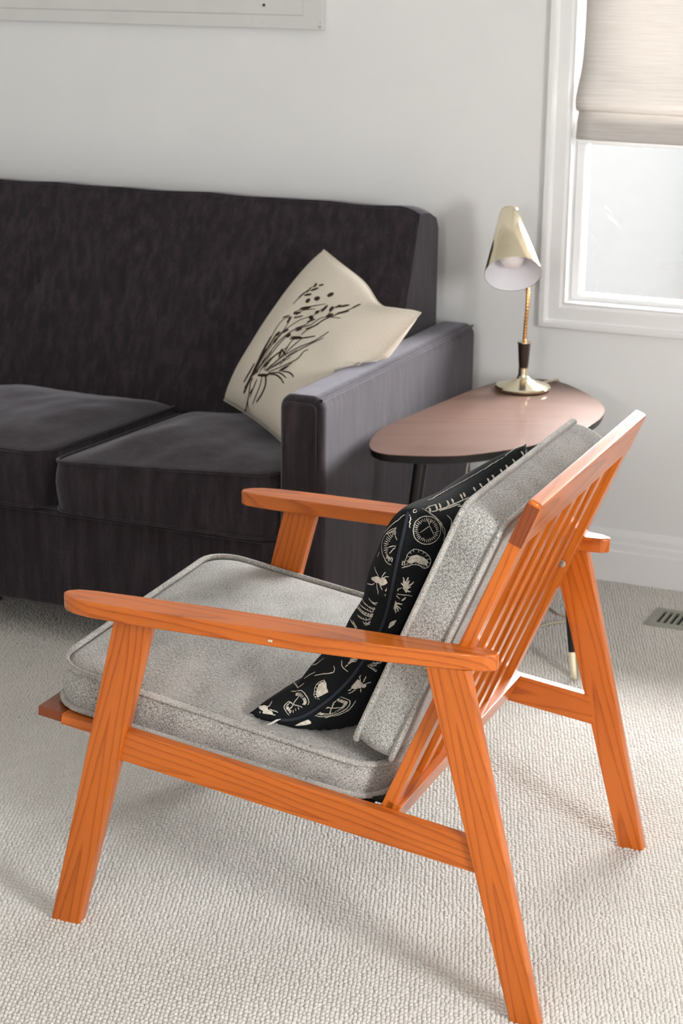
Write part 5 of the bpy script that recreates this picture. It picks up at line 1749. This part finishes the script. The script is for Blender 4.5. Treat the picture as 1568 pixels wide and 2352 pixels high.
def print_on(ev, art, m, parent, lift=.0005, wk=1.0):
    e = .004

    def pt(u, v, s, k=1.0):
        u, v = min(max(u, .002), .998), min(max(v, .002), .998)
        p = ev(u, v, s)
        du = ev(min(u + e, 1), v, s) - ev(max(u - e, 0), v, s)
        dv = ev(u, min(v + e, 1), s) - ev(u, max(v - e, 0), s)
        n = du.cross(dv)
        if n.length < 1e-12:
            n = Vector((0, -1, 0))
        n.normalize()
        if n.dot(ev(u, v, s) - ev(u, v, -s)) < 0:
            n = -n
        return p + n * lift * k, n
    last = None
    V, F = [], []
    for name, w, s, flat in art + [('end', 0, 0, [])]:
        if name != last:
            if F:
                from_py(last.split('.')[0], V, F, m, parent, False, 180)
            V, F = [], []
            last = name
        if not flat:
            continue
        uv = [(flat[i] / 1000, flat[i + 1] / 1000) for i in range(0, len(flat), 2)]
        if w == 0:
            b = len(V)
            c = uv[0]
            V.append(pt(c[0], c[1], s, 1.6)[0])
            k = len(uv) - 1
            for f in (.5, 1.0):
                for q in uv[1:]:
                    V.append(pt(c[0] + (q[0] - c[0]) * f, c[1] + (q[1] - c[1]) * f, s, 1.6)[0])
            for j in range(k):
                j2 = (j + 1) % k
                F.append((b, b + 1 + j, b + 1 + j2))
                F.append((b + 1 + j, b + 1 + k + j, b + 1 + k + j2, b + 1 + j2))
            continue
        P = [pt(u, v, s) for u, v in uv]
        k = len(P)
        b = len(V)
        for i in range(k):
            t = (P[min(i + 1, k - 1)][0] - P[max(i - 1, 0)][0]).normalized()
            sd = t.cross(P[i][1])
            sd.normalize()
            f = i / max(1, k - 1)
            hw = w * wk * .0005 * (.55 + .45 * math.sin(PI * min(1, max(0, f * .8 + .12))))
            V += [P[i][0] + sd * hw, P[i][0] - sd * hw]
        for i in range(k - 1):
            F.append((b + 2 * i, b + 2 * i + 1, b + 2 * i + 3, b + 2 * i + 2))


def pillows(chair):
    loc = Matrix.Translation(CH_LOC) @ Matrix.Rotation(CH_RZ, 4, 'Z')
    base = loc @ Vector((.42, .26, .41))
    t = thing('throw_pillow', 'black pillow printed with cream beetles and fruit slices on the armchair', 'pillow', base)
    ev = lambda u, v, s: (loc @ black_ev(u, v, s)) - base
    cv = make_pillow('cover', ev, 72, 72, MT['black_cotton'], t, .43)
    print_on(ev, PRINT_BLACK, MT['motif'], cv)
    tube_obj('zip', [ev(.10 + .89 * k / 60, 0, 1) for k in range(61)], .0026, MT['navy'], t, 8)
    z0 = ev(.10, 0, 1)
    bm = bmesh.new()
    prism(bm, [(-.0035, 0), (.0035, 0), (.0042, .018), (.0025, .022), (-.0025, .022), (-.0042, .018)], z0 + Vector((0, -.004, .002)), (.8, .5, 0), (-.55, -.55, -.35), (.2, -.5, .8), 0, .0012, .0004, 1)
    from_bm('zip_pull', bm, MT['chrome'], t)
    t2 = thing('throw_pillow', 'cream linen pillow printed with brown grasses in the sofa corner', 'pillow', (-1.83, 3.9, .47))
    b2 = t2.location.copy()
    ev2 = lambda u, v, s: linen_ev(u, v, s) - b2
    cv = make_pillow('cover', ev2, 72, 72, MT['linen'], t2, .43)
    print_on(ev2, PRINT_LINEN, MT['ink'], cv, .0006, 2.1)
    k = 40
    rim = [ev2(i / k, 0, 1) for i in range(k)] + [ev2(1, i / k, 1) for i in range(k)] + [ev2(1 - i / k, 1, 1) for i in range(k)] + [ev2(0, 1 - i / k, 1) for i in range(k)]
    tube_obj('seam', rim, .0018, MT['linen'], cv, 8, True)


room()
window()
wall_print()
sofa()
side_table()
lamp()
vent()
ch = armchair()
pillows(ch)
